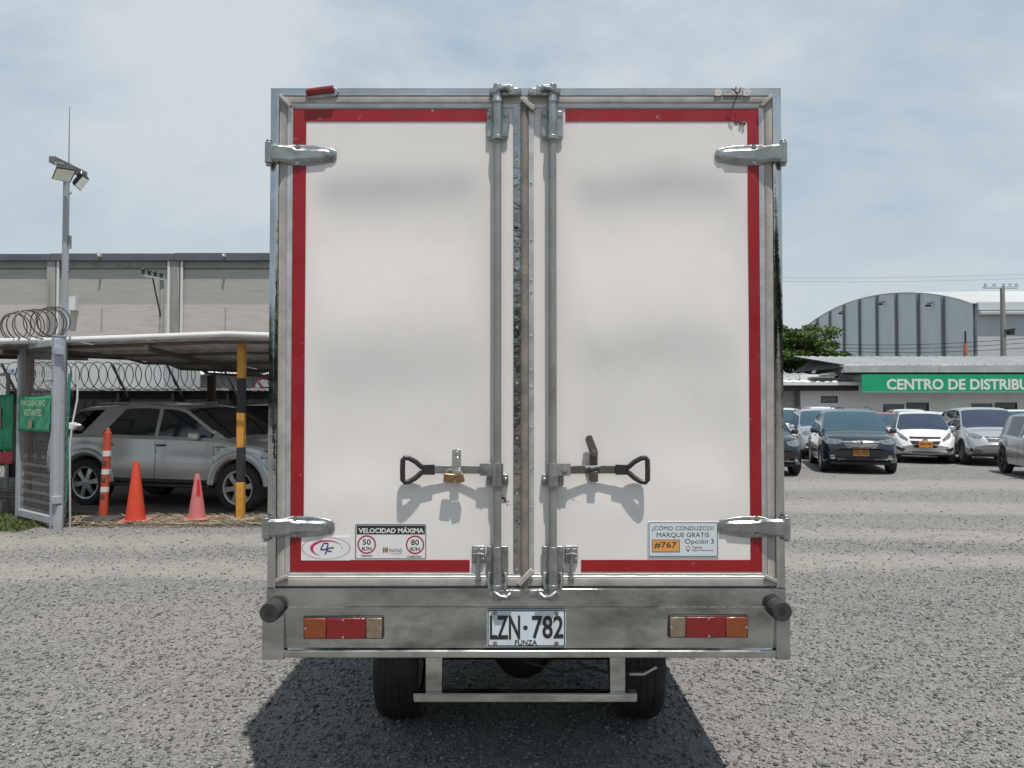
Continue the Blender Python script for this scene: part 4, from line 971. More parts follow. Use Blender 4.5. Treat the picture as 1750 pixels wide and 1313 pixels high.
# --- silver sport utility under the carport
SUV = dict(W=1.82, xf=1.45, xr=-1.45, wr=.39, tw=.26, sill=.44, spokes=6, mid=.60, tumble=.30, sm=.045, tp=9,
           top=[(-2.42, 1.00), (-2.40, 1.22), (-2.25, 1.52), (-2.02, 1.64), (-1.5, 1.67), (-.6, 1.69), (.15, 1.665), (.36, 1.62), (1.16, 1.15), (1.28, 1.115), (1.8, 1.06), (2.12, .99), (2.24, .90), (2.29, .78)],
           belt=[(-2.42, 1.16), (-1.2, 1.17), (.9, 1.13), (1.2, 1.10), (1.9, .99), (2.29, .80)], wind=(.36, 1.14), rear=(-2.36, -2.1),
           shear=[(-2.4, .0), (-2.2, .25), (-1.62, .46), (-1.2, .46), (-.16, .0), (3, 0)], win=[(-2.22, -1.62), (-1.2, -.15), (-.08, .93)], mirror=(.66, 1.13), handles=[(-1.0, 1.02), (.02, 1.02)], seams=[(-.11, .5, 1.12), (.98, .5, 1.10)], hmat=M_trim, n=100, taper=(.06, .16), bowf=.08)
r_w, f_w = Wp(153, 869, 12.75), Wp(413, 882, 11.95)
dv = Vector((f_w[0]-r_w[0], f_w[1]-r_w[1], 0)); yaw = math.atan2(dv.y, dv.x); md = Vector(((r_w[0]+f_w[0])/2, (r_w[1]+f_w[1])/2, 0))
nrm_ = Vector((-dv.y, dv.x, 0)).normalized(); cpos = md + nrm_*(SUV['W']/2-.10)
c = car('parked_suv', 'silver sport utility vehicle parked under the carport behind the traffic cones', SUV, cpos, yaw, silver)
for sg in (1, -1):
    for xc in (1.45, -1.45):
        aa = np.linspace(R(4), R(176), 26) if True else 0
        vs = []; 
        for a in aa:
            for rr, yy in ((.445, .0), (.445, .022), (.50, .030), (.555, .018), (.57, -.004)):
                x, z = xc+rr*math.cos(a), .39+rr*math.sin(a)
                hit = c['tree'].ray_cast(Vector((x, sg*3, max(z, .5))), Vector((0, -sg, 0)))[0]; yb = abs(hit.y) if hit else SUV['W']/2
                yb = max(yb, SUV['W']/2-.03)
                vs.append((x, sg*(yb+yy), z))
        MB().add(vs, [(i*5+k, i*5+k+1, (i+1)*5+k+1, (i+1)*5+k) for i in range(len(aa)-1) for k in range(4)]).build('fender_flare', silver2, c['obj'], smooth=60)
    MB().box(-1.0, .98, *sorted((sg*.80, sg*.98)), .37, .42).build('side_step', M_trim, c['obj'], bevel=.015)
    MB().box(-.98, .96, *sorted((sg*.86, sg*.905)), .43, .50).build('sill', M_trim, c['obj'], bevel=.01)
    c['proj']([(1.02, 1.0), (1.02, 1.02), (1.20, 1.02), (1.20, 1.0)], 'badge', M_inkgrey, 's', .004, sg=sg, rings=1)
    c['proj']([(1.06, .96), (1.06, .98), (1.10, .98), (1.10, .96)], 'badge', M_inkgrey, 's', .004, sg=sg, rings=1)
    hl = [(.52*sg, .80), (.55*sg, .96), (.84*sg, .98), (.88*sg, .84)]
    c['proj'](hl, 'headlight', M_lamp, 'f', .01)
c['proj']([(-.45, .74), (-.45, .92), (.45, .92), (.45, .74)], 'grille', M_chrome, 'f', .012)
MB().tube([(-1.55, .5, 1.69), (.0, .5, 1.70)], .02, n=6).build('roof_rail', silver, c['obj']); MB().tube([(-1.55, -.5, 1.69), (.0, -.5, 1.70)], .02, n=6).build('roof_rail', silver, c['obj'])

# --- dark vehicle behind it, half hidden by the truck
HATCH = dict(W=1.66, xf=1.2, xr=-1.2, wr=.30, tw=.19, sill=.26, spokes=5, mid=.6, tumble=.34, sm=.05, tp=6,
             top=[(-1.78, .86), (-1.76, 1.02), (-1.60, 1.28), (-1.38, 1.46), (-.9, 1.515), (-.2, 1.52), (.28, 1.46), (1.10, .985), (1.22, .94), (1.55, .84), (1.74, .72), (1.82, .58), (1.84, .5)],
             belt=[(-1.78, .95), (-.9, .95), (.6, .90), (1.1, .87), (1.5, .78), (1.84, .56)], wind=(.30, 1.09), rear=(-1.72, -1.42),
             win=[(-1.0, -.18), (-.12, .86)], mirror=(.62, .90), handles=[(-.75, .85), (.12, .84)], seams=[(-.15, .36, .92), (.94, .36, .88)], n=80, taper=(.14, .22), bowf=.12)
SEDAN = dict(W=1.73, xf=1.36, xr=-1.27, wr=.31, tw=.20, sill=.25, spokes=5, mid=.6, tumble=.33, sm=.05, tp=7,
             top=[(-2.14, .80), (-2.12, .95), (-2.0, 1.02), (-1.55, 1.07), (-.85, 1.43), (-.5, 1.50), (.0, 1.52), (.36, 1.47), (1.12, 1.02), (1.25, .98), (1.75, .91), (2.0, .83), (2.10, .72), (2.14, .55)],
             belt=[(-2.14, .95), (-1.0, .97), (.6, .93), (1.15, .90), (1.8, .82), (2.14, .60)], wind=(.38, 1.11), rear=(-1.5, -.86),
             win=[(-1.15, -.22), (-.16, .9)], mirror=(.66, .94), handles=[(-.8, .86), (.12, .85)], seams=[(-.19, .35, .94), (.96, .35, .90)], n=80, taper=(.10, .17), bowf=.10)
CROSS = dict(W=1.82, xf=1.34, xr=-1.28, wr=.345, tw=.22, sill=.30, spokes=10, mid=.6, tumble=.33, sm=.05, tp=7,
             top=[(-2.16, .95), (-2.12, 1.20), (-1.9, 1.52), (-1.6, 1.62), (-.9, 1.67), (-.1, 1.68), (.30, 1.62), (1.16, 1.09), (1.30, 1.05), (1.8, .98), (2.08, .86), (2.2, .72), (2.24, .55)],
             belt=[(-2.16, 1.12), (-1.2, 1.08), (.7, 1.0), (1.2, .96), (1.85, .88), (2.24, .62)], wind=(.32, 1.15), rear=(-2.08, -1.7),
             win=[(-1.9, -1.2), (-1.12, -.16), (-.1, .92)], mirror=(.68, 1.0), handles=[(-.8, .93), (.14, .92)], seams=[(-.13, .4, 1.0), (.98, .4, .96)], n=80, taper=(.10, .18), bowf=.12)
c = car('parked_car', 'dark green car parked behind the silver sport utility, mostly hidden by the truck', CROSS, (-4.35, 16.0, 0), R(-30), green_p, group='cars under the carport')

CG = 'cars parked in the yard on the right'
# dark blue saloon in front
loc, rz = put(SEDAN, 1472, 18.2, 16)
c = car('parked_car', 'dark blue saloon with chrome grille bar and diamond badge, in the front row', SEDAN, loc, rz, navy, M_gl2, CG)
pr = c['proj']
for s_ in (1, -1):
    pr([(s_*.44, .73), (s_*.40, .81), (s_*.70, .84), (s_*.80, .80), (s_*.76, .72), (s_*.60, .70)], 'headlight', M_lamp, 'f', .012)
    pr([(s_*.63+.06*math.cos(a), .405+.05*math.sin(a)) for a in np.linspace(0, 6.28, 11)[:-1]], 'fog_lamp', M_chrome, 'f', .01, rings=2)
    pr([(s_*.63+.038*math.cos(a), .405+.032*math.sin(a)) for a in np.linspace(0, 6.28, 11)[:-1]], 'fog_lens', M_lamp, 'f', .016, rings=2)
pr([(-.40, .74), (-.30, .62), (.30, .62), (.40, .74)], 'grille', M_trim, 'f', .006)
pr([(-.42, .785), (-.40, .755), (.40, .755), (.42, .785)], 'grille_bar', M_chrome, 'f', .018)
pr([(-.30, .625), (-.28, .60), (.28, .60), (.30, .625)], 'grille_bar', M_chrome, 'f', .014)
badge(c, [(-.068, 0), (0, .10), (.068, 0), (0, -.10)], .735, 'diamond_badge', M_chrome, .035, .03)
badge(c, [(-.026, 0), (0, .045), (.026, 0), (0, -.045)], .735, 'badge_centre', M_trim, .037, .01)
pr([(-.56, .43), (-.52, .33), (.52, .33), (.56, .43)], 'lower_grille', M_trim, 'f', .008)
pr([(-.74, .285), (-.72, .255), (.72, .255), (.74, .285)], 'bumper_trim', M_chrome, 'f', .014)
plate(c, .515, 'FRL·950', yc=.0)
# white hatchback
HW = scaled(HATCH, .95)
loc, rz = put(HW, 1581, 21.3, 23)
c = car('parked_car', 'small white hatchback with two tier black grille beside the dark blue saloon', HW, loc, rz, white_p, M_gl3, CG)
pr = c['proj']
for s_ in (1, -1):
    pr([(s_*.36, .58), (s_*.46, .60), (s_*.70, .84), (s_*.73, .86), (s_*.66, .74), (s_*.50, .62)] if False else [(s_*.44, .63), (s_*.62, .72), (s_*.74, .88), (s_*.70, .90), (s_*.60, .84), (s_*.42, .69)], 'headlight', M_lamp, 'f', .012)
    pr([(s_*.48, .40), (s_*.70, .48), (s_*.71, .40), (s_*.56, .33)], 'fog_recess', M_trim, 'f', .008)
pr([(-.40, .755), (-.37, .70), (.37, .70), (.40, .755)], 'upper_grille', M_seam, 'f', .012)
pr([(-.38, .64), (-.27, .45), (.27, .45), (.38, .64)], 'grille', M_seam, 'f', .010)
badge(c, [(-.075, -.012), (-.075, .012), (-.03, .012), (-.03, .022), (.03, .022), (.03, .012), (.075, .012), (.075, -.012), (.03, -.012), (.03, -.022), (-.03, -.022), (-.03, -.012)], .672, 'badge', M_inkgold)
pr([(-.34, .345), (-.32, .315), (.32, .315), (.34, .345)], 'lower_grille', M_trim, 'f', .008)
plate(c, .545, 'JPS·790')
# silver crossover
CX = scaled(CROSS, .93)
loc, rz = put(CX, 1716, 20.3, 17)
c = car('parked_car', 'silver crossover with white door mirror, third in the front row beside the white hatchback', CX, loc, rz, silver2, M_gl3, CG)
pr = c['proj']
for s_ in (1, -1):
    pr([(s_*.46, .80), (s_*.78, .97), (s_*.86, .95), (s_*.84, .82), (s_*.52, .74)], 'headlight', M_lamp, 'f', .012)
    pr([(s_*.46, .40), (s_*.74, .48), (s_*.76, .40), (s_*.56, .33)], 'fog_recess', M_trim, 'f', .008)
pr([(-.42, .80), (-.34, .66), (.34, .66), (.42, .80)], 'grille', M_trim, 'f', .010); pr([(-.40, .77), (-.39, .745), (.39, .745), (.40, .77)], 'grille_bar', M_chrome, 'f', .016)
pr([(-.70, .32), (-.66, .24), (.66, .24), (.70, .32)], 'lower_bumper', M_trim, 'f', .012)
# grey hatchback at the edge of the picture
GH = scaled(HATCH, .96); GH.update(W=1.66, wr=.31, mirmat=white_p, rimmat=M_trim, handles=[(-.95, .86), (.12, .85)], moulding=None)
p0 = Vector(((1716-875)/F*18.7, 18.7, 0)); hd_ = Vector((-math.sin(R(14)), -math.cos(R(14)), 0)); nrm2 = Vector((-hd_.y, hd_.x, 0))
if nrm2.x < 0: nrm2 = -nrm2
cc = p0 - hd_*GH['xr'] + nrm2*(.73)
c = car('parked_car', 'grey hatchback nearest on the right, cut by the right edge, with dark wheels', GH, cc, math.atan2(hd_.y, hd_.x), grey_p, M_gl3, CG)
for s_ in (1, -1): c['proj']([(s_*.44, .63), (s_*.62, .70), (s_*.74, .84), (s_*.60, .80), (s_*.42, .69)], 'headlight', M_lamp, 'f', .012)
# black car half behind the truck
loc, rz = put(SEDAN, 1313, 17.6, 6)
c = car('parked_car', 'black car half hidden behind the right side of the truck', SEDAN, loc, rz, black_p, M_gl, CG)
for s_ in (1, -1):
    c['proj']([(s_*.46, .72), (s_*.42, .80), (s_*.70, .84), (s_*.82, .82), (s_*.80, .73), (s_*.60, .68)], 'headlight', M_lamp, 'f', .012)
    c['proj']([(s_*.64+.05*math.cos(a), .40+.045*math.sin(a)) for a in np.linspace(0, 6.28, 11)[:-1]], 'fog_lamp', M_chrome, 'f', .01, rings=2)
c['proj']([(-.5, .43), (-.46, .33), (.46, .33), (.5, .43)], 'lower_grille', M_trim, 'f', .008)
# silver high hatchback behind the saloon
C2 = scaled(CROSS, .90); C2.update(W=1.76, rails=(-1.4, .1), railmat=M_trim)
loc, rz = put(C2, 1420, 22.6, 14)
c = car('parked_car', 'silver high hatchback with roof rails just behind and left of the dark blue saloon', C2, loc, rz, silver2, M_gl2, CG)
for s_ in (1, -1): c['proj']([(s_*.50, .74), (s_*.50, .88), (s_*.78, .90), (s_*.80, .76)], 'headlight', M_lamp, 'f', .012)
# second row
CB = scaled(CROSS, .90)
loc, rz = put(CB, 1350, 25.5, 12)
c = car('parked_car', 'white car behind the black car at the truck edge, in the second row', CB, loc, rz, white_p, M_gl2, CG)
C3 = scaled(CROSS, .90); C3.update(rails=(-1.5, .1), railmat=mat('grey_rail', (.1, .1, .105), .5))
loc, rz = put(C3, 1478, 26.3, 14)
c = car('parked_car', 'black sport utility with roof rails whose roof shows above the dark blue saloon', C3, loc, rz, black_p, M_gl2, CG)
SR = scaled(SEDAN, .90)
loc, rz = put(SR, 1520, 24.9, 18)
c = car('parked_car', 'red car in the second row showing between the blue saloon and white hatchback', SR, loc, rz, red_p, M_gl2, CG)
C4 = scaled(CROSS, .86); C4.update(rails=(-1.5, .1), railmat=M_trim)
loc, rz = put(C4, 1572, 28.3, 16)
c = car('parked_car', 'white car with black roof rails showing above the white hatchback roof', C4, loc, rz, white_p, M_gl2, CG)
loc, rz = put(SR, 1622, 25.2, 20)
c = car('parked_car', 'white saloon in the second row between the white hatchback and silver crossover', SR, loc, rz, white_p, M_gl2, CG)
loc, rz = put(C4, 1760, 26.5, 24)
c = car('parked_car', 'white sport utility with roof rails behind the silver crossover', C4, loc, rz, white_p, M_gl2, CG)
# pale van by the wall
VAN = dict(CROSS); VAN.update(W=1.75, top=[(-2.3, .9), (-2.28, 1.3), (-2.2, 1.72), (-1.9, 1.80), (.5, 1.80), (.8, 1.72), (1.45, 1.12), (1.6, 1.06), (2.0, .92), (2.2, .75), (2.24, .55)], wind=(.82, 1.4), rear=None, win=[(.0, 1.05)], mirror=(.9, 1.05), handles=[], seams=[])
c = car('parked_van', 'white van against the office wall below the small high window', scaled(VAN, .85), (12.6, 31.4, 0), R(-104), white_p, M_gl, None)
c['obj']['category'] = 'van'

# ================================================================== left side: warehouse, carport, fence, gate
def px_box(mb, a, b, c, d, Y, th, Yoff=0.0):
    """box whose front face fills the photo rectangle at depth Y"""
    p, q = Wp(a, d, Y), Wp(c, b, Y); return mb.box(p[0], q[0], Y+Yoff, Y+Yoff+th, p[2], q[2])
M_wallu = mat('green_grey_cladding', (0.33, 0.335, 0.305), .8, var=.06, scale=.6, stretch=(1, 1, 9), dirt=(.2, .2, .185), dirt_amt=.4, dirt_scale=.7)
M_walll = mat('beige_blockwork', (0.46, 0.42, 0.395), .85, var=.06, scale=.7, stretch=(1, 1, 8), dirt=(.27, .25, .23), dirt_amt=.45, dirt_scale=.8)
M_conc = mat('weathered_concrete', (0.27, 0.26, 0.245), .9, var=.15, scale=2, stretch=(1.5, 1, .25), dirt=(.1, .1, .095), dirt_amt=.7, dirt_scale=1.6)
M_dkflash = mat('dark_flashing', (0.105, 0.115, 0.125), .6, .3, var=.15, scale=1, stretch=(1, 1, .2))
M_white = mat('white_paint_old', (0.60, 0.60, 0.59), .6, var=.06, scale=2, dirt=(.35, .33, .3), dirt_amt=.4, dirt_scale=2)
D = 40.0
wh = thing('warehouse', 'long beige and grey warehouse with concrete columns behind the carport on the left', 'warehouse', (-18, D, 0))
def L(mb, org): mb.v = [(a-org[0], b-org[1], c-org[2]) for a, b, c in mb.v]; return mb
OW = (-18, D, 0)
zt_, zpar, zbnd, zmid = Wp(0, 435, D)[2], Wp(0, 447, D)[2], Wp(0, 460, D)[2], Wp(0, 521, D)[2]
xc0 = Wp(90, 500, D)[0]; bay = Wp(301, 500, D)[0]-xc0
for k in range(-4, 4):
    xa, xb = xc0+bay*k, xc0+bay*(k+1)
    L(MB().box(xa+.22, xb-.22, D+.0, D+.25, zmid, zbnd-.02), OW).build('upper_panel', M_wallu, wh)
    L(MB().box(xa+.22, xb-.22, D-.03, D+.25, 0, zmid-.004), OW).build('lower_panel', M_walll, wh)
    L(MB().box(xa+.22, xb-.22, D-.0, D+.2, zbnd+.03, zpar-.003), OW).build('lintel_band', mat('band', (.25, .245, .235), .9, var=.1, dirt=(.1, .1, .1), dirt_amt=.5), wh)
    L(MB().box(xa-.22, xa+.22, D-.18, D+.3, 0, zpar-.003), OW).build('column', M_conc, wh, bevel=.02)
    for dx_, w_, m_ in ((.34, .11, M_white), (-.33, .13, M_white) if k % 2 else (.36, .02, M_white)):
        L(MB().cyl((xa+dx_, D-.12, 0), (xa+dx_, D-.12, zpar-.01), w_/1.6, n=10), OW).build('downpipe', m_, wh)
    # parapet sheets, slightly out of line with each other
    L(MB().box(xa+.01, xb-.01, D-.28, D+.5, zpar, zt_+.03*math.sin(k*2.1)), OW).build('parapet_sheet', M_dkflash, wh, bevel=.01)
    L(MB().box(xa+bay*.4, xa+bay*.4+.03, D-.06, D-.031, zmid-1.3, zmid-.15), OW).build('crack_seal', M_conc, wh)
    q = MB().box(xa+bay*.40, xa+bay*.40+.12, D-.42, D-.285, zt_-.20, zt_-.08).cyl((xa+bay*.4+.06, D-.5, zt_-.11), (xa+bay*.4+.06, D-.42, zt_-.14), .06)
    L(q, OW).build('wall_lamp', M_white, wh)
L(MB().box(xc0-4*bay, xc0+4*bay-.3, D+.26, D+34, 0, zt_-.2), OW).build('hall', M_walll, wh)
p = Wp(128, 520, D); L(MB().box(p[0]-.12, p[0]+.22, D-.35, D-.031, p[2]-.35, p[2]+.36), OW).build('junction_box', M_white, wh)
# concrete line pole in front of the warehouse
DP = 34.0; p = Wp(277, 476, DP)
up_ = thing('utility_pole', 'thin grey utility pole with slanting crossarm and insulators before the warehouse wall', 'utility pole', (p[0], DP, 0))
MB().cyl((0, 0, 0), (0, 0, p[2]+.1), .16, .10, n=12).build('pole', mat('pole_concrete', (.30, .295, .275), .9, var=.1), up_)
a, b = Wp(237, 468, DP-1.0), Wp(278, 479, DP)
MB().bar((a[0]-p[0], -.6, a[2]), (b[0]-p[0]+.1, -.12, b[2]), .09, .10).build('crossarm', mat('arm_galv', (.33, .34, .33), .6, .3), up_)
MB().bar((0, -.1, p[2]-1.7), (a[0]*.45+b[0]*.55-p[0], -.4, b[2]*.55+a[2]*.45), .05, .05).build('brace', M_chassis, up_)
for k in range(4):
    f = k/3; x, y, z = (a[0]+(b[0]-a[0])*f-p[0], -.6+.45*f, a[2]+(b[2]-a[2])*f)
    MB().revolve([(.03, 0), (.09, .06), (.05, .12), (.10, .18), (.05, .26), (.0001, .32)], (x, y, z+.05), 'z', 10).build('insulator', M_chassis, up_)

# carport: corrugated white sheets on posts
M_roof = mat('white_roof_sheet', (0.62, 0.62, 0.60), .55, var=.08, scale=1.2, dirt=(.33, .31, .28), dirt_amt=.5, dirt_scale=1.2)
cp = thing('carport', 'low white corrugated carport roof sheltering the silver sport utility', 'carport', (-5, 14, 0)); OC = (-5, 14, 0)
def roof_z(x, v):
    zf = float(np.interp(x, (-12, -7.6, -6.2, -4.0, -3.2, -2.6, 1), (2.50, 2.545, 2.575, 2.655, 2.63, 2.655, 2.72)))
    zb_ = float(np.interp(x, (-12, -7.0, -6.8, -5.8, 1), (2.85, 2.75, 2.42, 2.36, 2.30)))
    return zf*(1-v)+zb_*v
xsr = np.arange(-11.5, -.9, .06); edges = np.arange(-11.5, -.5, .9)
for e0 in edges[:-1]:
    rm = MB(); xs2 = np.arange(e0-.02, e0+.9, .05); nv = 9; P = []
    yoff = random.uniform(-.05, .05)
    for j in range(nv+1):
        v = j/nv
        for i, x in enumerate(xs2): P.append((x+5, 10.75+yoff*(1-v)+v*6.1-14, roof_z(x, v)+.018*math.sin(x/.15*math.pi)+(.006 if i < 2 else 0)+.012*math.sin(v*7+e0)))
    n_ = len(xs2)
    rm.add(P, [(j*n_+i, j*n_+i+1, (j+1)*n_+i+1, (j+1)*n_+i) for j in range(nv) for i in range(n_-1)])
    o = rm.build('roof_sheet', M_roof, cp, recalc=False, smooth=180)
    sm_ = o.modifiers.new('thickness', 'SOLIDIFY'); sm_.thickness = .012
fr = MB(); P = [(x+5, 10.74-14, roof_z(x, 0)) for x in np.arange(-11.5, -.6, .3)]
vs = []
for x, y, z in P:
    j = random.uniform(-.006, .006); vs += [(x, y-.02+j, z-.035+j), (x, y-.025+j, z+.045)]
fr.add(vs, [(2*i, 2*i+2, 2*i+3, 2*i+1) for i in range(len(P)-1)]).build('front_flashing', mat('bright_white_sheet', (.62, .62, .61), .5, var=.04), cp, smooth=60).modifiers.new('t', 'SOLIDIFY').thickness = .01
for v in (.03, .25, .5, .75, .97):
    MB().tube([(x+5, 10.75+v*6.1-14, roof_z(x, v)-.075) for x in np.arange(-11.4, -.8, .6)], .035, n=4).build('purlin', M_rust, cp)
for x in (-9.3, -7.2, -5.15, -3.1): MB().tube([(x+5, 10.8+v*6-14, roof_z(x, v)-.14) for v in np.linspace(0, 1, 6)], .045, n=4).build('rafter', M_rust, cp)
p = Wp(362, 625, 16.6); MB().box(p[0]-.07+5, p[0]+.07+5, 2.53, 2.67, 0, 2.3).build('rear_post', mat('brown_post', (.09, .05, .035), .7, var=.2), cp)
p = Wp(48, 640, 14.5); MB().box(p[0]-.07+5, p[0]+.07+5, .43, .57, 0, 2.55).build('side_post', mat('orange_brown_post', (.34, .17, .07), .7, var=.15), cp)
# black and yellow post carrying the front edge
M_yel = mat('yellow_orange_paint', (0.60, 0.27, 0.035), .55, var=.12, scale=9, dirt=(.2, .12, .06), dirt_amt=.7, dirt_scale=8)
M_blk = mat('black_paint_matt', (0.022, 0.023, 0.026), .6, var=.2, scale=9)
pd = 11.15; p = Wp(412.5, 700, pd); yp = thing('carport_post', 'black and yellow striped square post standing before the front wheel of the silver sport utility', 'post', (p[0], pd, 0))
zl_ = [Wp(0, y, pd)[2] for y in (884, 824, 765, 706, 647, 588)]; zl_[0] = .0; zl_[-1] = roof_z(p[0], .05)-.08
for i in range(5): MB().box(-.052, .052, -.052, .052, zl_[i]+(.001 if i else 0), zl_[i+1]).build('painted_band', M_yel if i % 2 == 0 else M_blk, yp, bevel=.006)
MB().revolve([(.20, 0), (.19, .03), (.06, .04)], (0, 0, 0), 'z', 14).build('concrete_foot', M_conc, yp)

# dark screen fence behind, with its razor wire
DF_ = 17.6
df_ = thing('screen_fence', 'black screened fence with slanting arms behind the carport', 'fence', (-5, DF_, 0))
zf_ = Wp(0, 668, DF_)[2]
M_scr = mat('black_screen_mesh', (0.018, 0.019, 0.019), .8, var=.35, scale=3, stretch=(3, 1, .3), bump=.2)
for k in range(9):
    x0_ = -11.5+1.25*k; MB().box(x0_+5, x0_+1.24+5, 0, .02+.01*(k % 2), 0, zf_).build('screen_panel', M_scr, df_)
    a = MB().bar((x0_+5+.25, -.05, zf_-.15), (x0_+5-.12, -.12, zf_+.62), .045, .045); a.build('slant_arm', M_chassis, df_)
    MB().box(x0_+4.97, x0_+5.03, -.04, -.002, 0, zf_).build('fence_post', M_chassis, df_)
MB().box(-6.5, 4.75, -.06, .06, zf_+.004, zf_+.055).build('top_rail', mat('pale_rail', (.42, .43, .42), .6, var=.15), df_)
def coil(x0, x1, y, z, r, pitch, wire=.011, slope=0.0, y1=None, name='razor_wire', parent=None, seed=0, irr=.15, barbs=True, org=(0, 0, 0)):
    rr = random.Random(seed); pts = []; turns = max(2, int(abs(x1-x0)/pitch)); K = 22; ph = rr.random()*6
    offs = [rr.uniform(-irr, irr)*pitch for _ in range(turns+2)]; rad = [r*(1+rr.uniform(-.07, .07)) for _ in range(turns+2)]
    mb = MB()
    for i in range(turns*K+1):
        f = i/K; k = int(f); g_ = f-k
        a = 2*math.pi*f+ph; rad_ = rad[k]*(1-g_)+rad[min(k+1, turns)]*g_; o = offs[k]*(1-g_)+offs[min(k+1, turns)]*g_
        x = x0+(x1-x0)*f/turns+o; yy = y+(0 if y1 is None else (y1-y)*f/turns)
        pts.append((x-org[0]+.10*math.cos(a), yy-org[1]+rad_*math.cos(a)*.9, z-org[2]+slope*(x-x0)+rad_*math.sin(a)))
    mb.tube(pts, wire, n=4)
    if barbs:
        for i in range(0, len(pts), 3):
            q = Vector(pts[i]); d = (Vector(pts[min(i+1, len(pts)-1)])-q).normalized()
            mb.add([q-d*.025+Vector((0, 0, .022)), q+d*.025-Vector((0, 0, .022)), q+Vector((0, .02, 0))], [(0, 1, 2)])
    return mb.build(name, M_razor, parent, recalc=False, smooth=60)
zc_ = Wp(0, 645, DF_)[2]
o = coil(-11.5, -6.95, DF_-.1, zc_+.02, .31, .20, seed=3); tag(o, 'loose coil of razor wire running left of the gate post along the black fence', 'razor wire', 'razor wire coils')
o = coil(-6.9, -2.2, DF_-.1, zc_, .30, .165, seed=5, slope=-.012, wire=.0075); tag(o, 'dense coil of razor wire on top of the black fence above the silver sport utility', 'razor wire', 'razor wire coils')

# trailer / container behind the fence
tr_ = thing('box_trailer', 'light grey box trailer with blue lettering standing behind the black fence', 'trailer', (-11, 20.5, 0))
xa, xb = Wp(-160, 0, 20.5)[0]+11, Wp(287, 0, 20.5)[0]+11; ztop_ = Wp(0, 606, 20.5)[2]
M_trl = mat('pale_grey_panel', (0.50, 0.52, 0.52), .5, var=.05, scale=1.2, dirt=(.35, .34, .32), dirt_amt=.3)
nseg = 6
for k in range(nseg): MB().box(xa+(xb-xa)*k/nseg+.01, xa+(xb-xa)*(k+1)/nseg-.01, 0, .05, .9, ztop_).build('side_panel', M_trl, tr_)
MB().box(xa, xb, .06, 2.4, .9, ztop_-.02).build('trailer_body', M_trl, tr_); MB().box(xa, xb, -.02, .055, ztop_+.002, ztop_+.07).build('top_rail', M_white, tr_); MB().box(xa, xb, .1, 2.3, .72, .88).build('underframe', M_chassis, tr_)
for x in (xa+1, xa+2.1, xb-1.5): MB().cyl((x, .1, .48), (x, .4, .48), .48, n=24).build('wheel', M_tyre, tr_)
p, q = Wp(3, 641, 20.49), Wp(28, 631, 20.49)
t_ = text_mb('ALLPLE', p[0]+11, q[0]+11, p[2], q[2], -.004, .03); t_.v = [(x+.25*(z-p[2]), y, z) for x, y, z in t_.v]; t_.build('lettering', M_inkblue if False else mat('blue_letters', (.02, .09, .24), .5), tr_, recalc=False, smooth=0)
# low building with a pale roof edge and a round sign
lb_ = thing('low_shed', 'low grey shed with wavy white roof edge behind the fence, beside the truck', 'shed', (-6, 25, 0))
p, q = Wp(330, 690, 25), Wp(520, 640, 25)
MB().box(p[0]+6, q[0]+6, 0, 4, 0, q[2]-.02).build('wall', mat('grey_render', (.22, .215, .20), .9, var=.12, scale=1.5), lb_)
P = []; xsx = np.arange(p[0]-.2, q[0]+.2, .06)
for v in (0, 1): P += [(x+6, -.3+4.5*v, q[2]+.02+.5*v+.03*math.sin(x/.11*math.pi)) for x in xsx]
MB().add(P, [(i, i+1, len(xsx)+i+1, len(xsx)+i) for i in range(len(xsx)-1)]).build('roof_sheet', M_white, lb_, recalc=False).modifiers.new('t', 'SOLIDIFY').thickness = .04
p = Wp(446, 664, 24.6); rs = thing('round_sign', 'round white sign with red rim on the shed wall above the black fence', 'sign', (p[0], 24.9, p[2]))
MB().cyl((0, -.03, 0), (0, 0, 0), .36, n=32).build('sign_plate', M_sticker, rs)
disc(MB(), 0, 0, .36, .36, -.033, 32, .82).build('red_rim', M_inkred, rs, recalc=False)
MB().bar((-.20, -.034, .2), (.2, -.034, -.2), .06, .002, up=(0, 1, 0)).build('red_slash', M_inkred, rs); MB().box(-.16, .16, -.0335, -.0325, -.03, .05).build('black_pictogram', M_ink, rs)

# gate leaf, hinge post, floodlight pole
dG = 10.35; A = Wp(95, 897, dG); B = Wp(31, 886, 11.2); A = Vector((A[0], A[1], 0)); B = Vector((B[0], B[1], 0))
gt = thing('gate', 'open grey tube framed gate leaf with wire mesh and a green banner', 'gate', A, math.atan2((B-A).y, (B-A).x)); GL = (B-A).length
def gz(t): return .045*(1-t)+.01*t
zg0, zg1 = .05, 2.57
M_g = M_gate
for x in (.045, GL-.035): MB().box(x-.045, x+.045, -.04, .04, zg0, zg1-(.0 if x < .1 else .03)).build('upright', M_g, gt, bevel=.006)
MB().box(.092, GL-.082, -.036, .036, zg1-.10, zg1-.02).build('top_tube', M_g, gt, bevel=.006); MB().box(.092, GL-.082, -.036, .036, zg0+.02, zg0+.12).build('bottom_tube', M_g, gt, bevel=.006)
MB().box(-.05, .0, -.06, .06, zg1-.22, zg1-.12).build('gate_hinge', M_g, gt, bevel=.004); MB().box(-.05, .0, -.06, .06, zg0+.3, zg0+.4).build('gate_hinge', M_g, gt, bevel=.004)
def chain(w0, w1, z0, z1, pitch, r, y=0.0):
    mb = MB(); k = 0; x = w0
    nz = int((z1-z0)/pitch)
    while x < w1:
        vs = [(min(x+(pitch/2 if (j+k) % 2 else 0), w1), y+(.004 if j % 2 else -.004), z0+j*pitch) for j in range(nz+1)]
        mb.tube(vs, r, n=3); x += pitch/2; k += 1
    return mb
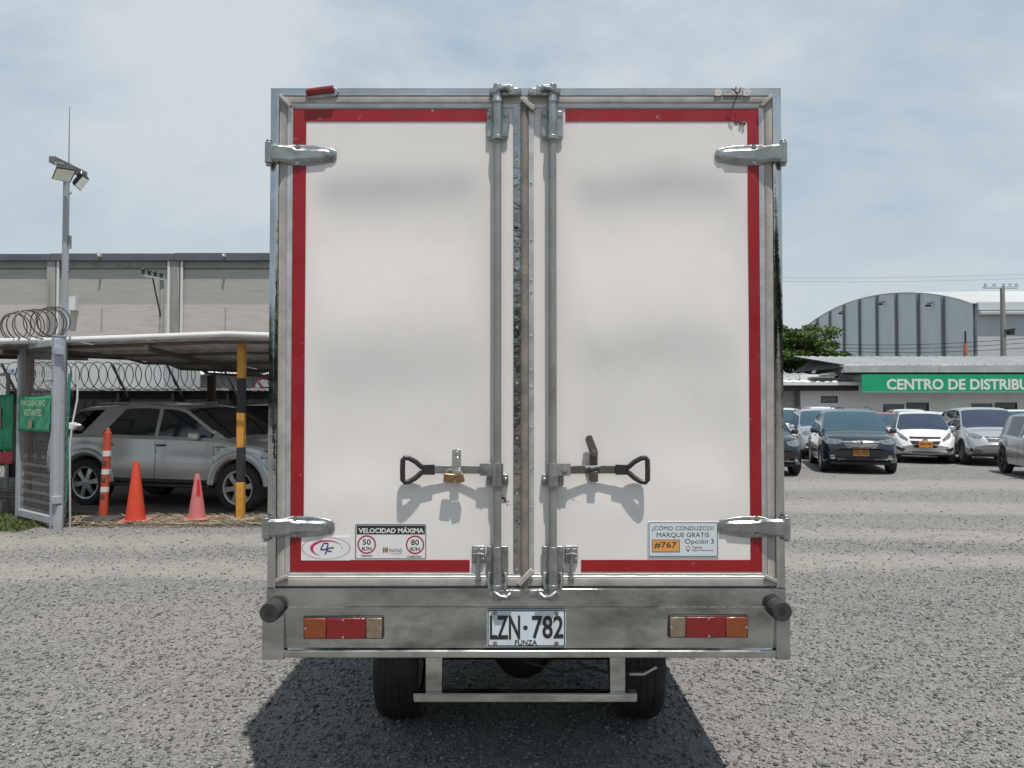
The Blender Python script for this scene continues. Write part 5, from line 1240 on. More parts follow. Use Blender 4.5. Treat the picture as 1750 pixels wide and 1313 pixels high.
chain(.09, GL-.08, zg0+.12, zg1-.1, .062, .0028).build('chain_mesh', M_wire, gt, recalc=False, kind='stuff')
def banner(name_, x0, x1, z0, z1, y, m_, par, amp=.012, sag=.02):
    NXb, NZb = 24, 12; P = [(x0+(x1-x0)*i/NXb, y+amp*math.sin(i*.9+j*.5)*math.sin(j*.6+1), z0+(z1-z0)*j/NZb-sag*math.sin(math.pi*i/NXb)*(j/NZb)) for j in range(NZb+1) for i in range(NXb+1)]
    o = MB().add(P, [(j*(NXb+1)+i, j*(NXb+1)+i+1, (j+1)*(NXb+1)+i+1, (j+1)*(NXb+1)+i) for j in range(NZb) for i in range(NXb)]).build(name_, m_, par, recalc=False, smooth=180)
    o.modifiers.new('t', 'SOLIDIFY').thickness = .003; return o
# the gate runs away to the left, so its face towards us is +y in its own frame
bn = thing('banner', 'green banner with pale lettering tied to the mesh of the open gate', 'banner', A, gt.rotation_euler.z, 'banners on gate and fence')
banner('cloth', .09, GL-.11, 1.30, 1.80, .055, M_green, bn)
def mtext(sx, x0, x1, z0, z1, y, m_, par, nm='lettering', bold=.015):
    vs, fs, _ = text_uv(sx, bold); return MB().add([(x1-(x1-x0)*u, y, z0+(z1-z0)*v) for u, v in vs], fs).build(nm, m_, par, recalc=False, smooth=0)
M_let = mat('pale_lettering', (.42, .55, .42), .6, var=.1)
mtext('PARQUEADERO', .2, GL-.28, 1.645, 1.735, .075, M_let, bn); mtext('VISITANTES', .32, GL-.36, 1.515, 1.61, .075, M_let, bn)
MB().add([(GL-.62+.06*math.cos(a), .075, 1.40+.06*math.sin(a)) for a in np.linspace(0, 6.28, 15)[:-1]], [tuple(range(14))]).build('emblem', mat('emblem_orange', (.45, .2, .12), .6), bn)
o = coil(Wp(20, 0, 11.1)[0], Wp(112, 0, 10.45)[0], 11.1, Wp(0, 558, 10.8)[2], .205, .115, seed=11, y1=10.45, irr=.6, slope=.03, wire=.008); tag(o, 'rusty razor wire coil bunched on top of the open gate', 'razor wire', 'razor wire coils')
p = Wp(109.5, 0, 10.45); gp_ = thing('gate_post', 'thick grey square gate post beside the open gate leaf', 'post', (p[0], 10.45, 0))
MB().cyl((0, 0, 0), (0, 0, Wp(0, 575, 10.35)[2]), .086, n=28).cyl((0, 0, Wp(0, 575, 10.35)[2]), (0, 0, Wp(0, 575, 10.35)[2]+.012), .094, n=28).build('post', M_gate, gp_, bevel=.003)
MB().box(.02, .14, -.115, -.097, .0, .32).build('base_plate', M_gate, gp_, bevel=.004)
for z in (2.36, 2.2, 2.0): MB().tube([(-.1, -.1, z), (-.02, -.1, z), (.0, -.1, z-.01)], .005, n=5).build('weld_mark', M_chassis, gp_)
# floodlight pole
p = Wp(118, 0, 10.85); fp = thing('floodlight_pole', 'tall thin grey pole with two floodlights and a whip aerial by the gate', 'light pole', (p[0], 10.85, 0))
zp = Wp(0, 312, 10.85)[2]
MB().cyl((0, 0, 0), (0, 0, zp+.22), .047, .042, n=14).build('pole', mat('pole_galv', (.34, .36, .37), .5, .4, var=.12, scale=4, stretch=(1, 1, .3)), fp)
MB().bar((-.02, -.32, 5.06), (.02, .42, 5.06), .085, .085).build('crossbeam', mat('beam_brown', (.17, .15, .145), .6, .2, var=.2), fp)
MB().cyl((.03, .0, zp+.22), (.03, .0, Wp(0, 183, 10.85)[2]), .011, .006, n=6).build('aerial', M_wire, fp)
M_flood = mat('floodlight_glass', (.50, .54, .46), .2, 0, var=.08, scale=8, coat=.4)
for quad, dd in ((((96, 286), (131, 291), (120, 313), (88, 306)), (10.50, 10.56, 10.74, 10.68)), (((141, 300), (153, 307), (138, 327), (126, 317)), (11.05, 11.22, 11.28, 11.12))):
    V4 = [Vector(Wp(a, b, d_))-Vector((p[0], 10.85, 0)) for (a, b), d_ in zip(quad, dd)]
    nn = (V4[1]-V4[0]).cross(V4[3]-V4[0]).normalized()
    if nn.y < 0: nn = -nn
    cc = sum(V4, Vector())/4
    fl = MB().add(V4+[v+nn*.05 for v in V4]+[cc+(v-cc)*.6+nn*.09 for v in V4], [(0, 1, 2, 3), (0, 4, 5, 1), (1, 5, 6, 2), (2, 6, 7, 3), (3, 7, 4, 0), (4, 8, 9, 5), (5, 9, 10, 6), (6, 10, 11, 7), (7, 11, 8, 4), (8, 11, 10, 9)]).build('floodlight', M_chassis, fp, bevel=.004)
    MB().add([cc+(v-cc)*.88-nn*.004 for v in V4], [(0, 1, 2, 3)]).build('lens', M_flood, fl, recalc=False)
    MB().tube([V4[0]+nn*.03, V4[0]+Vector((-.03, .02, .07)), (cc.x*.3+V4[0].x*.7, cc.y+.03, 5.04)], .010, n=5).build('yoke', M_wire, fl)
for z in (4.66, 3.55): MB().tube([(.05, -.02, z), (.085, -.03, z), (.085, -.03, z+.03)], .008, n=5).build('pole_clip', M_rust, fp)
MB().box(.045, .075, -.02, .02, Wp(0, 425, 10.85)[2], Wp(0, 403, 10.85)[2]).build('cable_gland', M_conc, fp)
# conduit and green cord with the white camera box
p = Wp(130, 0, 10.5); cd = thing('conduit', 'thin white conduit pipe with green cord rising beside the gate post', 'pipe', (p[0], 10.5, 0))
MB().tube([(-.045, .25, 2.05), (-.02, .2, 1.75), (-.0, .05, 1.4), (.0, 0, 1.1), (.02, 0, .0)], .013, n=8).build('pipe', mat('pvc', (.42, .43, .43), .4, var=.05), cd)
MB().tube([(-.06, .08, 2.1), (-.05, .03, 1.6), (-.06, .02, 1.2), (-.045, .03, .7), (-.05, .0, .35)], .022, n=6).build('green_cord', mat('green_rope', (.02, .2, .15), .7, var=.3, scale=30), cd)
ch_ = chain(-.11, -.03, .15, 2.0, .07, .004, -.02).build('chain_edge', M_wire, cd, recalc=False, kind='stuff')
p = Wp(132, 728, 10.3); cm = thing('security_camera', 'white security camera with black end mounted on the gate post edge', 'camera', (p[0], 10.3, p[2]))
MB().box(-.09, -.02, -.05, .05, -.05, .045).build('bracket', M_white, cm, bevel=.012); MB().tube([(-.02, 0, .0), (.03, -.02, .01), (.055, -.02, -.005)], .024, n=8).build('arm', M_white, cm)
MB().revolve([(.0001, .03), (.035, .015), (.045, -.02), (.03, -.05), (.0001, -.062)], (.055, -.02, -.015), 'z', 14).build('dome', M_black, cm)
# chain link fence at the far left
p0 = Wp(-120, 0, 12.2); p1 = Wp(24, 0, 11.7)
cf = thing('chainlink_fence', 'grey chainlink fence on a low kerb at the left edge behind the gate', 'fence', (p0[0], 12.2, 0), math.atan2(11.7-12.2, p1[0]-p0[0])); FL = math.hypot(p1[0]-p0[0], .5)
chain(0, FL, .3, 2.1, .062, .0028).build('chain_mesh', M_wire, cf, recalc=False, kind='stuff')
for x in (.02, FL*.5, FL-.02): MB().cyl((x, .02, 0), (x, .02, 2.15), .03, n=10).build('fence_post', M_conc if x > FL*.4 else M_gate, cf)
MB().box(0, FL, -.07, .07, 0, .22).build('kerb', M_conc, cf, bevel=.015)
for z in (.34, .42): MB().cyl((0, -.02, z), (FL+1.2, -.02, z-.1), .022, n=8).build('rail', M_rust, cf)
MB().cyl((0, .02, 2.13), (FL, .02, 2.13), .024, n=8).build('rail', M_gate, cf)
b2 = thing('banner', 'tall green banner with red foot hanging on the fence behind the gate', 'banner', cf.location, cf.rotation_euler.z, 'banners on gate and fence')
xb0 = FL-.24; banner('cloth', xb0, xb0+.40, .98, 1.84, -.05, M_green, b2); banner('red_foot', xb0, xb0+.40, .78, .977, -.05, mat('red_cloth', (.42, .05, .05), .6, var=.1), b2)
MB().box(xb0+.06, xb0+.2, -.075, -.07, 1.3, 1.62).build('faded_picture', mat('faded_orange', (.35, .22, .16), .7, var=.3, scale=12), b2)

# traffic cones and delineator post
M_cone = mat('orange_cone_plastic', (0.60, 0.052, 0.02), .5, var=.12, scale=7, dirt=(.28, .07, .045), dirt_amt=.7, dirt_scale=7, dirt_lo=.46)
M_cone2 = mat('faded_pink_plastic', (0.50, 0.15, 0.145), .6, var=.1, scale=8, dirt=(.4, .2, .18), dirt_amt=.5, dirt_scale=6)
def cone(px, py, ptop, wb_, label, m_, base_m, stripe=False):
    p = Gp(px, py); d = p[1]; s_ = d/F; H_ = (py-ptop)*s_; rb = wb_*s_/2
    t = thing('traffic_cone', label, 'traffic cone', (p[0], p[1], .022), random.random(), 'traffic cones by the gate')
    MB().revolve([(rb, .02), (rb*.97, .05), (rb*.28, H_-.02), (rb*.24, H_), (rb*.15, H_), (rb*.15, H_-.06)], (0, 0, 0), 'z', 24).build('cone', m_, t, smooth=50)
    q = rb*1.42; MB().prism(rnd([(-q, -q), (-q, q), (q, q), (q, -q)], .05), 0, .022).xf(Matrix.Rotation(R(90), 4, 'X')).xf(Matrix.Translation((0, 0, .0))).build('base', base_m, t, bevel=.006)
    if stripe:
        vs = []
        for z0_, z1_ in ((.52, .87),):
            for k in range(7):
                a = R(-75+k*7)-t.rotation_euler.z
                for z in (z0_, z1_):
                    rr = rb*.97+(rb*.28-rb*.97)*((z*H_-.05)/(H_-.07))+.003; vs.append((rr*math.cos(a), rr*math.sin(a), z*H_))
        MB().add(vs, [(2*i, 2*i+2, 2*i+3, 2*i+1) for i in range(6)]).build('red_patch', mat('red_tape_patch', (.5, .015, .02), .4, var=.05), t, recalc=False)
    return t
cone(231.5, 893, 793, 33, 'bright orange traffic cone between the delineator post and the faded cone', M_cone, M_cone2)
cone(336.5, 890, 813, 29, 'faded pink traffic cone with a red patch, right of the bright orange one', M_cone2, M_cone2, True)
p = Gp(176, 892); s_ = p[1]/F
dl = thing('delineator_post', 'leaning orange delineator post with white bands on a black rubber base', 'delineator post', (p[0], p[1], .02))
H_ = 157*s_; lean = Matrix.Shear('XY', 4, (.055, 0)) if False else Matrix(((1, 0, .045, 0), (0, 1, 0, 0), (0, 0, 1, 0), (0, 0, 0, 1)))
M_del = mat('orange_red_plastic', (0.50, 0.07, 0.03), .5, var=.12, scale=9, dirt=(.2, .06, .04), dirt_amt=.5, dirt_scale=9)
MB().revolve([(.062, .05), (.058, .3), (.055, .7), (.052, H_-.10), (.050, H_-.06), (.028, H_-.05), (.028, H_-.02), (.02, H_-.004), (.0001, H_)], (0, 0, 0), 'z', 18).xf(lean).build('post', M_del, dl, smooth=50)
for f0, f1 in ((.695, .755), (.50, .555), (.31, .365)): MB().revolve([(.0585, f0*H_), (.0575, f1*H_)], (0, 0, 0), 'z', 18).xf(lean).build('white_band', M_white, dl)
for f0 in (.62, .44, .26):
    MB().box(-.03, .03, -.066, -.055, f0*H_-.01, f0*H_+.04).xf(lean).build('slot', M_rust, dl)
MB().revolve([(.30, 0), (.28, .045), (.12, .065), (.07, .075)], (0, 0, 0), 'z', 8).build('base', M_rubber, dl, bevel=.008)

# dirt strip and grass by the gate
M_soil = mat('brown_soil', (0.16, 0.125, 0.095), .95, var=.3, scale=9, bump=.5, bscale=30, dirt=(.26, .23, .19), dirt_amt=.7, dirt_scale=6)
sm2 = MB(); P = []; NXs, NYs = 60, 14
for j in range(NYs+1):
    for i in range(NXs+1):
        u, v = i/NXs, j/NYs; x = -10.5+9.5*u; y0_ = 10.62+.10*math.sin(x*3)+.06*math.sin(x*7.1+1)
        y = y0_+v*5.0; edge = min(1, v*14/2)
        P.append((x, y, .004+edge*(.018+.016*math.sin(x*9+y*5)*math.sin(y*11+x*2))))
sm2.add(P, [(j*(NXs+1)+i, j*(NXs+1)+i+1, (j+1)*(NXs+1)+i+1, (j+1)*(NXs+1)+i) for j in range(NYs) for i in range(NXs)])
o = sm2.build('soil_strip', M_soil, None, recalc=False, smooth=180); o['kind'] = 'structure'
def blades(name, n, fx, m_, h0, h1, wdt, flat=0.0):
    x, y = fx(n); a = rng.random(n)*6.283; h = h0+(h1-h0)*rng.random(n); ln = (rng.random(n)*.8+.1)*h+flat*(.05+.15*rng.random(n))
    hz_ = np.where(rng.random(n) < (1 if flat else 0), .01+.02*rng.random(n), h)
    dx_, dy_ = np.cos(a), np.sin(a)
    V = np.stack([np.stack([x-dy_*wdt, y+dx_*wdt, np.full(n, .004 if not flat else .03)], 1), np.stack([x+dy_*wdt, y-dx_*wdt, np.full(n, .004 if not flat else .03)], 1),
                  np.stack([x+dx_*ln*.5+dy_*wdt*.6, y+dy_*ln*.5-dx_*wdt*.6, hz_*.7+(.03 if flat else 0)], 1), np.stack([x+dx_*ln, y+dy_*ln, hz_+(.03 if flat else 0)], 1)], 1).reshape(-1, 3)
    b0 = np.arange(n)*4; Fc = np.concatenate([np.stack([b0, b0+1, b0+2], 1), np.stack([b0, b0+2, b0+3], 1)])
    return np_obj(name, V, Fc, m_)
M_grass = mat('grass_blade', (0.075, 0.115, 0.028), .7, var=.3, scale=4, island=.4)
M_straw = mat('dry_straw', (0.27, 0.22, 0.155), .8, var=.3, scale=4, island=.45)
blades('grass', 9000, lambda n: (-9.6+3.15*rng.random(n)**.8, 10.15+1.5*rng.random(n)), M_grass, .02, .09, .005)
blades('grass', 700, lambda n: (np.where(rng.random(n) < .5, -5.3+.35*rng.normal(size=n), -4.0+.5*rng.normal(size=n)), 10.75+.18*rng.random(n)), M_grass, .02, .07, .005)
blades('dry_debris', 2600, lambda n: (-6.1+4.6*rng.random(n), 10.65+1.1*rng.random(n)**1.5), M_straw, .01, .03, .006, 1.0)
scatter('gravel', 5000, 10.5, 11.6, .006, .03, M_soil, xr=(-6.2, -1.5))

# ================================================================== right side: office, hangar, tree, poles
DO = 35.0
of = thing('office_building', 'low white office with metal roof and green sign behind the parked cars', 'building', (16, DO, 0)); OO = (16, DO, 0)
M_owall = mat('white_office_wall', (0.72, 0.72, 0.715), .8, var=.04, scale=.8, dirt=(.42, .41, .39), dirt_amt=.4, dirt_scale=.9)
wins = [((1403, 677, 1432, 689), 'small'), ((1508, 689, 1547, 706), 'glass'), ((1549, 688, 1588, 707), 'dark'), ((1659, 688, 1698, 702), 'glass'), ((1700, 688, 1739, 703), 'dark')]
xw0, xw1 = Wp(1362, 0, DO)[0], 42.0; zw1 = Wp(0, 640, DO)[2]
# wall with real openings: cut into strips round the windows
rects = [(Wp(a, d, DO)[0], Wp(c_, d, DO)[0], Wp(a, d, DO)[2], Wp(a, b, DO)[2]) for (a, b, c_, d), k in wins]
rects += [(r0+8.9, r1+8.9, z0, z1) for r0, r1, z0, z1 in rects[1:3]]
kinds = [k for _, k in wins]+['glass', 'dark']
xc_ = xw0; wl = MB()
for r0, r1, z0, z1 in rects:
    if r0 > xc_+.001: wl.box(xc_, r0, DO, DO+.2, 0, zw1)
    wl.box(r0, r1, DO, DO+.2, 0, z0); wl.box(r0, r1, DO, DO+.2, z1, zw1); xc_ = r1
wl.box(xc_, xw1, DO, DO+.2, 0, zw1)
L(wl, OO).build('wall', M_owall, of)
L(MB().box(xw0, xw1, DO+1.6, DO+14, 0, zw1-.05), OO).build('interior', M_scr, of)
for (r0, r1, z0, z1), k in zip(rects, kinds):
    f = MB().box(r0, r1, DO+.02, DO+.1, z0, z0+.04).box(r0, r1, DO+.02, DO+.1, z1-.04, z1).box(r0, r0+.04, DO+.02, DO+.1, z0+.04, z1-.04).box(r1-.04, r1, DO+.02, DO+.1, z0+.04, z1-.04)
    wf = L(f, OO).build('window', M_black if k != 'glass' else M_alu, of)
    L(MB().box(r0+.04, r1-.04, DO+.06, DO+.07, z0+.04, z1-.04), OO).build('pane', M_gl2 if k == 'glass' else M_gl, wf)
    if k == 'small':
        for q in (.35, .62): L(MB().bar((r0+.05, DO+.05, z0+(z1-z0)*q), (r1-.05, DO+.05, z0+(z1-z0)*(q-.15)), .01, .025), OO).build('louvre', M_conc, wf)
L(MB().box(xw0-1.2, xw0-.004, DO+.15, DO+.4, 0, zw1-.2), OO).build('side_wall', mat('grey_side_wall', (.33, .33, .31), .85, var=.1, dirt=(.2, .2, .18), dirt_amt=.5), of)
L(MB().cyl((xw0-.15, DO+.05, 0), (xw0-.15, DO+.05, zw1-.3), .06, n=8), OO).build('downpipe', M_rust, of)
# main roof: ribbed sheets rising to a ridge behind
M_mroof = mat('weathered_metal_roof', (0.42, 0.43, 0.425), .5, .3, var=.12, scale=.8, stretch=(1, .3, 1), dirt=(.4, .39, .36), dirt_amt=.5, dirt_scale=1.0)
e0, e1 = Wp(1441, 626, DO-1.2), Wp(1389, 611, DO+5)
xr0 = e0[0]; nsh = 26; wsh = .95
for k in range(nsh):
    xa_ = xr0+k*wsh; P = []; cols = [0, .04, .08, .12, .46, .50, .54, .58, wsh]
    hs_ = [0, .05, .05, 0, 0, .05, .05, 0, 0]
    xl = xa_-(e0[0]-e1[0]) if k == 0 else xa_
    for v in (0, .5, 1.0):
        for c0, h0 in zip(cols, hs_):
            P.append((xa_+c0+(e1[0]-e0[0]-0)*v*(1 if k == 0 and c0 == 0 else 0)-OO[0], DO-1.2+6.2*v-OO[1], e0[2]+.03+(e1[2]-e0[2])*v+h0))
    n_ = len(cols); MB().add(P, [(j*n_+i, j*n_+i+1, (j+1)*n_+i+1, (j+1)*n_+i) for j in range(2) for i in range(n_-1)]).build('roof_sheet', M_mroof, of, recalc=False, smooth=20)
for k in range(6):
    xa_ = xr0+k*4.2; L(MB().box(xa_, xa_+4.19, DO-1.26, DO-1.2, e0[2]-.28, e0[2]+.05), OO).build('fascia', mat('galv_fascia', (.44, .46, .46), .45, .5, var=.15, scale=1.5, dirt=(.25, .25, .24), dirt_amt=.4), of, bevel=.01)
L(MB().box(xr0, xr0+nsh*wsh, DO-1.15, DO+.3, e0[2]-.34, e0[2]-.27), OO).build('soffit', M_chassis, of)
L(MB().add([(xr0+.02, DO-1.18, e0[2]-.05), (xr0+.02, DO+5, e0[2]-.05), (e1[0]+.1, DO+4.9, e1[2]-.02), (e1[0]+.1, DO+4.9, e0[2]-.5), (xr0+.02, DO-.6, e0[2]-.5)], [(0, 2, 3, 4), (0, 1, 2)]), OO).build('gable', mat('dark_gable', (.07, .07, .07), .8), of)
# lean-to roof on the left
a_, b_ = Wp(1342, 655, DO-.6), Wp(1458, 648, DO-.6)
P = []; xl = np.arange(a_[0]-3.0, b_[0]+.4, .12)
for v in (0, 1): P += [(x-OO[0], DO-.8+4.2*v-OO[1], a_[2]+.05+.55*v+.03*math.sin(x/.2*math.pi)) for x in xl]
MB().add(P, [(i, i+1, len(xl)+i+1, len(xl)+i) for i in range(len(xl)-1)]).build('lean_to_roof', M_mroof, of, recalc=False).modifiers.new('t', 'SOLIDIFY').thickness = .03
L(MB().box(a_[0]-3, b_[0]+.4, DO-.84, DO-.78, a_[2]-.10, a_[2]+.04), OO).build('lean_to_fascia', M_white, of)
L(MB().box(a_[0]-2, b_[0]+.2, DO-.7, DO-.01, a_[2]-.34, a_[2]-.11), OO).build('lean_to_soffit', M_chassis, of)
for k in range(3): L(MB().box(b_[0]-1.8+.5*k, b_[0]-.9+.5*k, DO-.75+.2*k, DO+.6+.2*k, a_[2]+.25+.1*k, a_[2]+.29+.1*k), OO).build('loose_sheet', M_mroof, of)
# the sign
p, q = Wp(1473, 671.5, DO-1.32), Wp(1473, 640, DO-1.32); zs0_, zs1_ = p[2], q[2]
sg_ = thing('banner_sign', 'long green sign with white capital lettering under the office roof edge', 'sign', (p[0], DO-1.32, zs0_))
fs_w = 11.2
vs, fs, asp = text_uv('CENTRO DE DISTRIBUCIÓN', .032); v2, f2, a2 = text_uv('CENTRO DE DISTRIB', .018)
gm_ = mat('sign_green', (0.0, 0.30, 0.14), .5, var=.06, scale=1.5)
MB().box(0, fs_w, 0, .04, 0, zs1_-zs0_).build('sign_panel', gm_, sg_)
xl0 = Wp(1507.5, 0, DO-1.33)[0]-p[0]; xl1 = Wp(1731, 0, DO-1.33)[0]-p[0]
zl0, zl1 = Wp(0, 666.5, DO-1.33)[2]-zs0_, Wp(0, 648.5, DO-1.33)[2]-zs0_
us = sorted({round(u, 4) for u, v in vs}); full_w = (xl1-xl0)*text_w('CENTRO DE DISTRIBUCIÓN')/text_w('CENTRO DE DISTRIB')
hcap = (zl1-zl0)
# accent on the O rises above cap height, so scale the full string by its own width only
MB().add([(xl0+u*full_w, -.008, zl0+v*hcap*1.30) for u, v in vs], fs).build('lettering', mat('sign_white', (.62, .66, .62), .5, var=.05), sg_, recalc=False, smooth=0)
MB().box(.0, fs_w, -.006, -.001, .02, .045).build('pale_line', mat('sign_pale', (.25, .5, .36), .5), sg_)

# barrel vaulted hangar behind the office
hg_ = thing('hangar', 'large grey hangar with a curved gable of vertical panels behind the office', 'hangar', (36, 60, 0)); OH = Vector((36, 60, 0))
gA, gB = Vector(Wp(1655, 0, 60)), Vector(Wp(1338, 0, 108)); gA.z = gB.z = 0; gd = (gB-gA); GLn = gd.length; gd.normalize(); gn = Vector((gd.y, -gd.x, 0))
if gn.x < 0: gn = -gn
eave = Wp(0, 520, 60)[2]; rise = 3.35
def arcz(u): return eave + rise*(1-(2*u-1)**2)**.9
M_hp = mat('grey_hangar_panel', (0.52, 0.57, 0.59), .7, var=.05, scale=.5)
M_hp2 = mat('pale_hangar_wall', (0.44, 0.46, 0.47), .7, var=.04, scale=.4, dirt=(.36, .37, .38), dirt_amt=.5, dirt_scale=.35)
M_rib = mat('dark_rib', (0.19, 0.19, 0.195), .8, var=.1)
nb = 11
for k in range(nb):
    P = []; K = 6
    for i in range(K+1):
        u = (k+i/K)/nb; q = gA+gd*(GLn*u); P += [(q.x, q.y, 0), (q.x, q.y, arcz(u))]
    P2 = [(x+gn.x*.25, y+gn.y*.25, z) for x, y, z in P]; n2 = len(P)
    fs_ = [(2*i, 2*i+2, 2*i+3, 2*i+1) for i in range(K)] + [(n2+2*i, n2+2*i+1, n2+2*i+3, n2+2*i+2) for i in range(K)] + [(2*i+1, 2*i+3, n2+2*i+3, n2+2*i+1) for i in range(K)]
    L(MB().add(P, [f for f in fs_ if max(f) < n2]) if False else MB().add(P+P2, fs_), OH).build('gable_panel', M_hp, hg_, smooth=0)
    u = k/nb; 
    if k:
        q = gA+gd*(GLn*u); s2 = gn*-.12
        L(MB().bar((q.x+s2.x, q.y+s2.y, 0), (q.x+s2.x, q.y+s2.y, arcz(u)-.05), .28, .2, up=tuple(gd)), OH).build('gable_rib', M_rib, hg_)
for u in (.13, .33, .55, .72, .88):
    q = gA+gd*(GLn*u)-gn*.5; L(MB().box(q.x-.1, q.x+.25, q.y-.15, q.y+.15, arcz(u)-1.05, arcz(u)-.88).bar((q.x, q.y, arcz(u)-.8), (q.x+.5, q.y, arcz(u)-.7), .08, .08), OH).build('wall_lamp', M_chassis, hg_)
# vault and pale long wall running away to the right
P = []; K = 30
for s_ in (-.12, 70):
    for i in range(K+1): u = i/K; q = gA+gd*(GLn*u)+gn*s_; P.append((q.x, q.y, arcz(u)+.03))
L(MB().add(P, [(i, i+1, K+1+i+1, K+1+i) for i in range(K)]), OH).build('vault_roof', mat('white_vault_sheet', (.62, .63, .62), .5, var=.05, scale=.5), hg_, recalc=False, smooth=180).modifiers.new('t', 'SOLIDIFY').thickness = .06
for k in range(8):
    a, b = gA+gn*(.252+8.6*k), gA+gn*(.252+8.6*(k+1)-.03)
    L(MB().bar((a.x, a.y, (eave-.5)/2), (b.x, b.y, (eave-.5)/2), .2, eave-.5), OH).build('long_wall_panel', M_hp2, hg_)
    L(MB().bar((a.x, a.y-.35, eave-.75), (b.x, b.y-.35, eave-.75), .5, .28), OH).build('gutter', M_hp2, hg_, bevel=.05); L(MB().bar((a.x, a.y-.2, eave-.2), (b.x, b.y-.2, eave-.2), .3, .6), OH).build('eave_band', M_hp, hg_)
# utility pole with crossarms and wires
DU = 48.0; p = Wp(1713, 490, DU); up2 = thing('utility_pole', 'tall concrete utility pole rising above the office roof at the right edge', 'utility pole', (p[0], DU, 0))
MB().cyl((0, 0, 0), (0, 0, p[2]), .2, .13, n=12).build('pole', mat('pole_concrete2', (.25, .24, .225), .9, var=.1), up2)
MB().box(-1.15, .95, -.1, .1, p[2]-.12, p[2]+.0).build('crossarm', M_white, up2)
for x in (-1.05, -.5, .1, .5, .88): MB().revolve([(.04, 0), (.12, .05), (.06, .12), (.1, .18), (.0001, .28)], (x, 0, p[2]), 'z', 10).build('insulator', mat('pale_insulator', (.35, .5, .48), .3), up2)
z_ = Wp(0, 566, DU)[2]; MB().bar((0, -.2, z_), (.6, -.2, z_+.1), .12, .12).box(.15, .5, -.35, -.1, z_-.25, z_).build('street_light_bracket', M_chassis, up2)
wr_ = thing('overhead_wires', 'dark overhead wires crossing in front of the hangar', 'wires', (p[0], DU, 0))
for y0_, y1_, dd in ((586, 575, 0), (592, 583, .2), (597, 592, .3)):
    a, b = Wp(1340, y0_, DU+6), Wp(1800, y1_, DU); pts = [(a[0]+(b[0]-a[0])*f-p[0], (DU+6+(-6)*f)-DU-.25-dd, a[2]+(b[2]-a[2])*f-.35*math.sin(math.pi*f)) for f in np.linspace(0, 1, 14)]
    MB().tube(pts, .022, n=4).build('wire', M_chassis, wr_)
wr2 = thing('overhead_wires', 'thin pair of wires high in the sky right of the truck', 'wires', (20, 58, 0))
for y0_, y1_ in ((471, 465), (477, 473)):
    a, b = Wp(1150, y0_, 60), Wp(1850, y1_, 56); MB().tube([(a[0]+(b[0]-a[0])*f-20, 60-4*f-58, a[2]+(b[2]-a[2])*f-.3*math.sin(math.pi*f)) for f in np.linspace(0, 1, 12)], .012, n=4).build('wire', M_wire, wr2)
p = Wp(1650, 590, 41); st_ = thing('chimney_stack', 'short orange pipe stack on the office roof before the hangar', 'pipe', (p[0], 41.0, 0))
MB().cyl((0, 0, 0), (0, 0, p[2]+.1), .1, n=12).build('pipe', mat('orange_pipe', (.45, .16, .09), .6, var=.1), st_); MB().cyl((0, 0, p[2]+.1), (0, 0, p[2]+.75), .05, n=8).build('vent', M_chassis, st_)

# trees
def tree(label, x, y, cz, rx, ry, rz_, nclump, nleaf, leaf, seed, col, group=None):
    r_ = np.random.default_rng(seed); t = thing('tree', label, 'tree', (x, y, 0), 0, group)
    tk = MB(); tk.tube([(0, 0, 0), (.1, .05, cz*.3), (.0, .0, cz*.62)], [.26, .2, .16], n=8)
    cl = []
    for i in range(nclump):
        v = r_.normal(size=3); v /= np.linalg.norm(v); rr = r_.random()**.45
        cpt = np.array([v[0]*rx*rr, v[1]*ry*rr, cz+v[2]*rz_*rr*(1 if v[2] > 0 else .6)]); cl.append(cpt)
        if i % 3 == 0: tk.tube([(0, 0, cz*.58), (cpt[0]*.5, cpt[1]*.5, cz*.62+(cpt[2]-cz*.62)*.45), tuple(cpt)], [.1, .06, .02], n=5)
    tk.build('trunk', mat('bark', (.10, .08, .06), .9, var=.25, bump=.3), t)
    cl = np.array(cl); idx = r_.integers(0, nclump, nleaf); cr = min(rx, rz_)*.30
    d = r_.normal(size=(nleaf, 3)); d /= np.linalg.norm(d, axis=1)[:, None]; d *= (r_.random(nleaf)**.5)[:, None]*np.array([1.25, 1.25, .62])*cr*(.7+.6*r_.random(nclump))[idx][:, None]
    Cc = cl[idx]+d; a = r_.normal(size=(nleaf, 3)); a[:, 2] *= .5; a /= np.linalg.norm(a, axis=1)[:, None]
    b = np.cross(a, r_.normal(size=(nleaf, 3))); b /= np.linalg.norm(b, axis=1)[:, None]; s_ = leaf*(.6+.8*r_.random(nleaf))[:, None]
    V = np.stack([Cc-a*s_, Cc+b*s_*.5, Cc+a*s_, Cc-b*s_*.5], 1).reshape(-1, 3); Fc = np.arange(nleaf*4).reshape(-1, 4)
    o = np_obj('crown', V, Fc, mat('leaf_%s' % seed, col, .6, var=.25, scale=1.0, island=.45, spec=.3), None); o.parent = t; return t
p = Wp(1362, 610, 46)
tree('broad green tree rising between the truck and the hangar', p[0], 46, p[2]+.2, 2.75, 2.6, 1.75, 95, 46000, .085, 21, (.075, .125, .028))
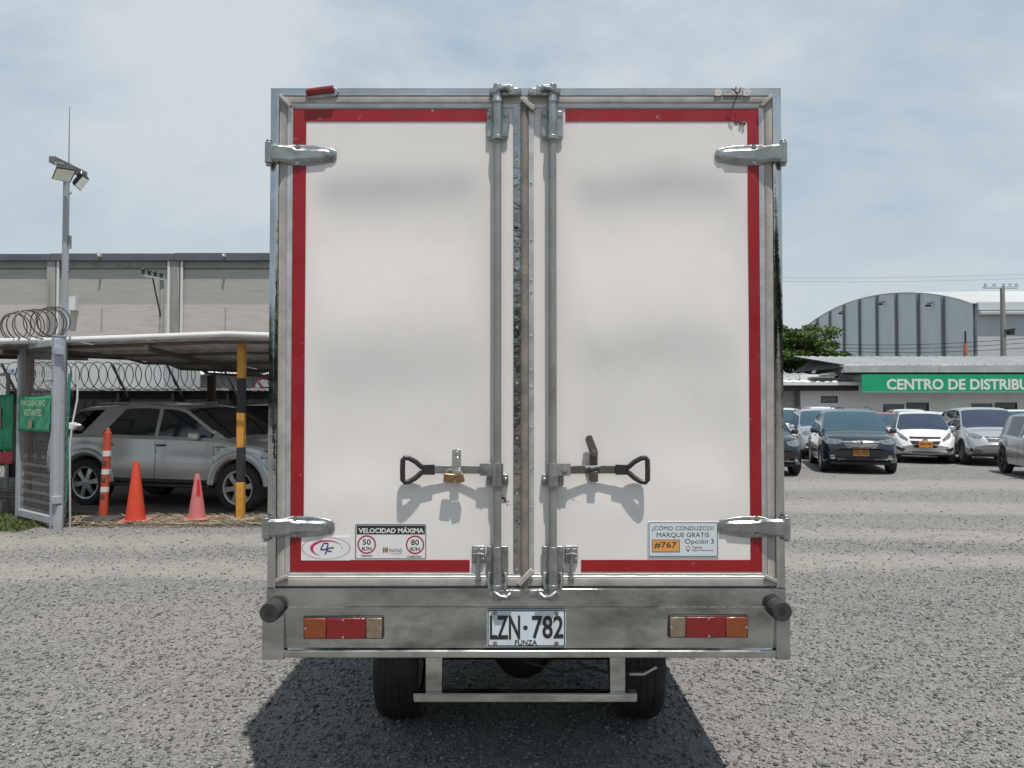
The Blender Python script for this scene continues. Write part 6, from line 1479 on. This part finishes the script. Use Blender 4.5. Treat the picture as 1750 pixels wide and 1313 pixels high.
p = Wp(386, 640, 31); tree('small green tree peeping above the low shed roof', p[0], 31, 2.5, .7, .7, .75, 14, 2500, .08, 22, (.07, .12, .03), 'trees behind the shed')
p = Wp(442, 640, 31); tree('second green tree above the shed roof, beside the truck', p[0], 31, 2.5, .8, .7, .75, 14, 2500, .08, 23, (.07, .12, .03), 'trees behind the shed')

# a wood behind the photographer, added to darken reflections in the steel frame
nL = 30000; r_ = np.random.default_rng(41); cxs = np.arange(-20, 20, 2.6); k_ = r_.integers(0, len(cxs), nL)
d = r_.normal(size=(nL, 3)); d /= np.linalg.norm(d, axis=1)[:, None]; d *= (r_.random(nL)**.33)[:, None]*np.array([2.3, 1.8, 2.9])
Cc = np.stack([cxs[k_], -19+1.2*np.sin(cxs[k_]*3), 3.6+.7*np.sin(cxs[k_]*1.7)], 1)+d
a = r_.normal(size=(nL, 3)); a /= np.linalg.norm(a, axis=1)[:, None]; b = np.cross(a, r_.normal(size=(nL, 3))); b /= np.linalg.norm(b, axis=1)[:, None]
np_obj('wood', np.stack([Cc-a*.25, Cc+b*.14, Cc+a*.25, Cc-b*.14], 1).reshape(-1, 3), np.arange(nL*4).reshape(-1, 4), mat('wood_leaf', (.05, .085, .025), .6, var=.25, island=.4))
# far-off wood closing the yard behind the truck
nL = 42000; r_ = np.random.default_rng(43); cxs = np.arange(-70, 120, 3.4); k_ = r_.integers(0, len(cxs), nL)
d = r_.normal(size=(nL, 3)); d /= np.linalg.norm(d, axis=1)[:, None]; d *= (r_.random(nL)**.33)[:, None]*np.array([3.0, 2.5, 2.6])
Cc = np.stack([cxs[k_], 132+2*np.sin(cxs[k_]*3), 2.9+.6*np.sin(cxs[k_]*1.7)], 1)+d
a = r_.normal(size=(nL, 3)); a /= np.linalg.norm(a, axis=1)[:, None]; b = np.cross(a, r_.normal(size=(nL, 3))); b /= np.linalg.norm(b, axis=1)[:, None]
np_obj('wood', np.stack([Cc-a*.35, Cc+b*.2, Cc+a*.35, Cc-b*.2], 1).reshape(-1, 3), np.arange(nL*4).reshape(-1, 4), mat('wood_leaf', (.05, .085, .025), .6))
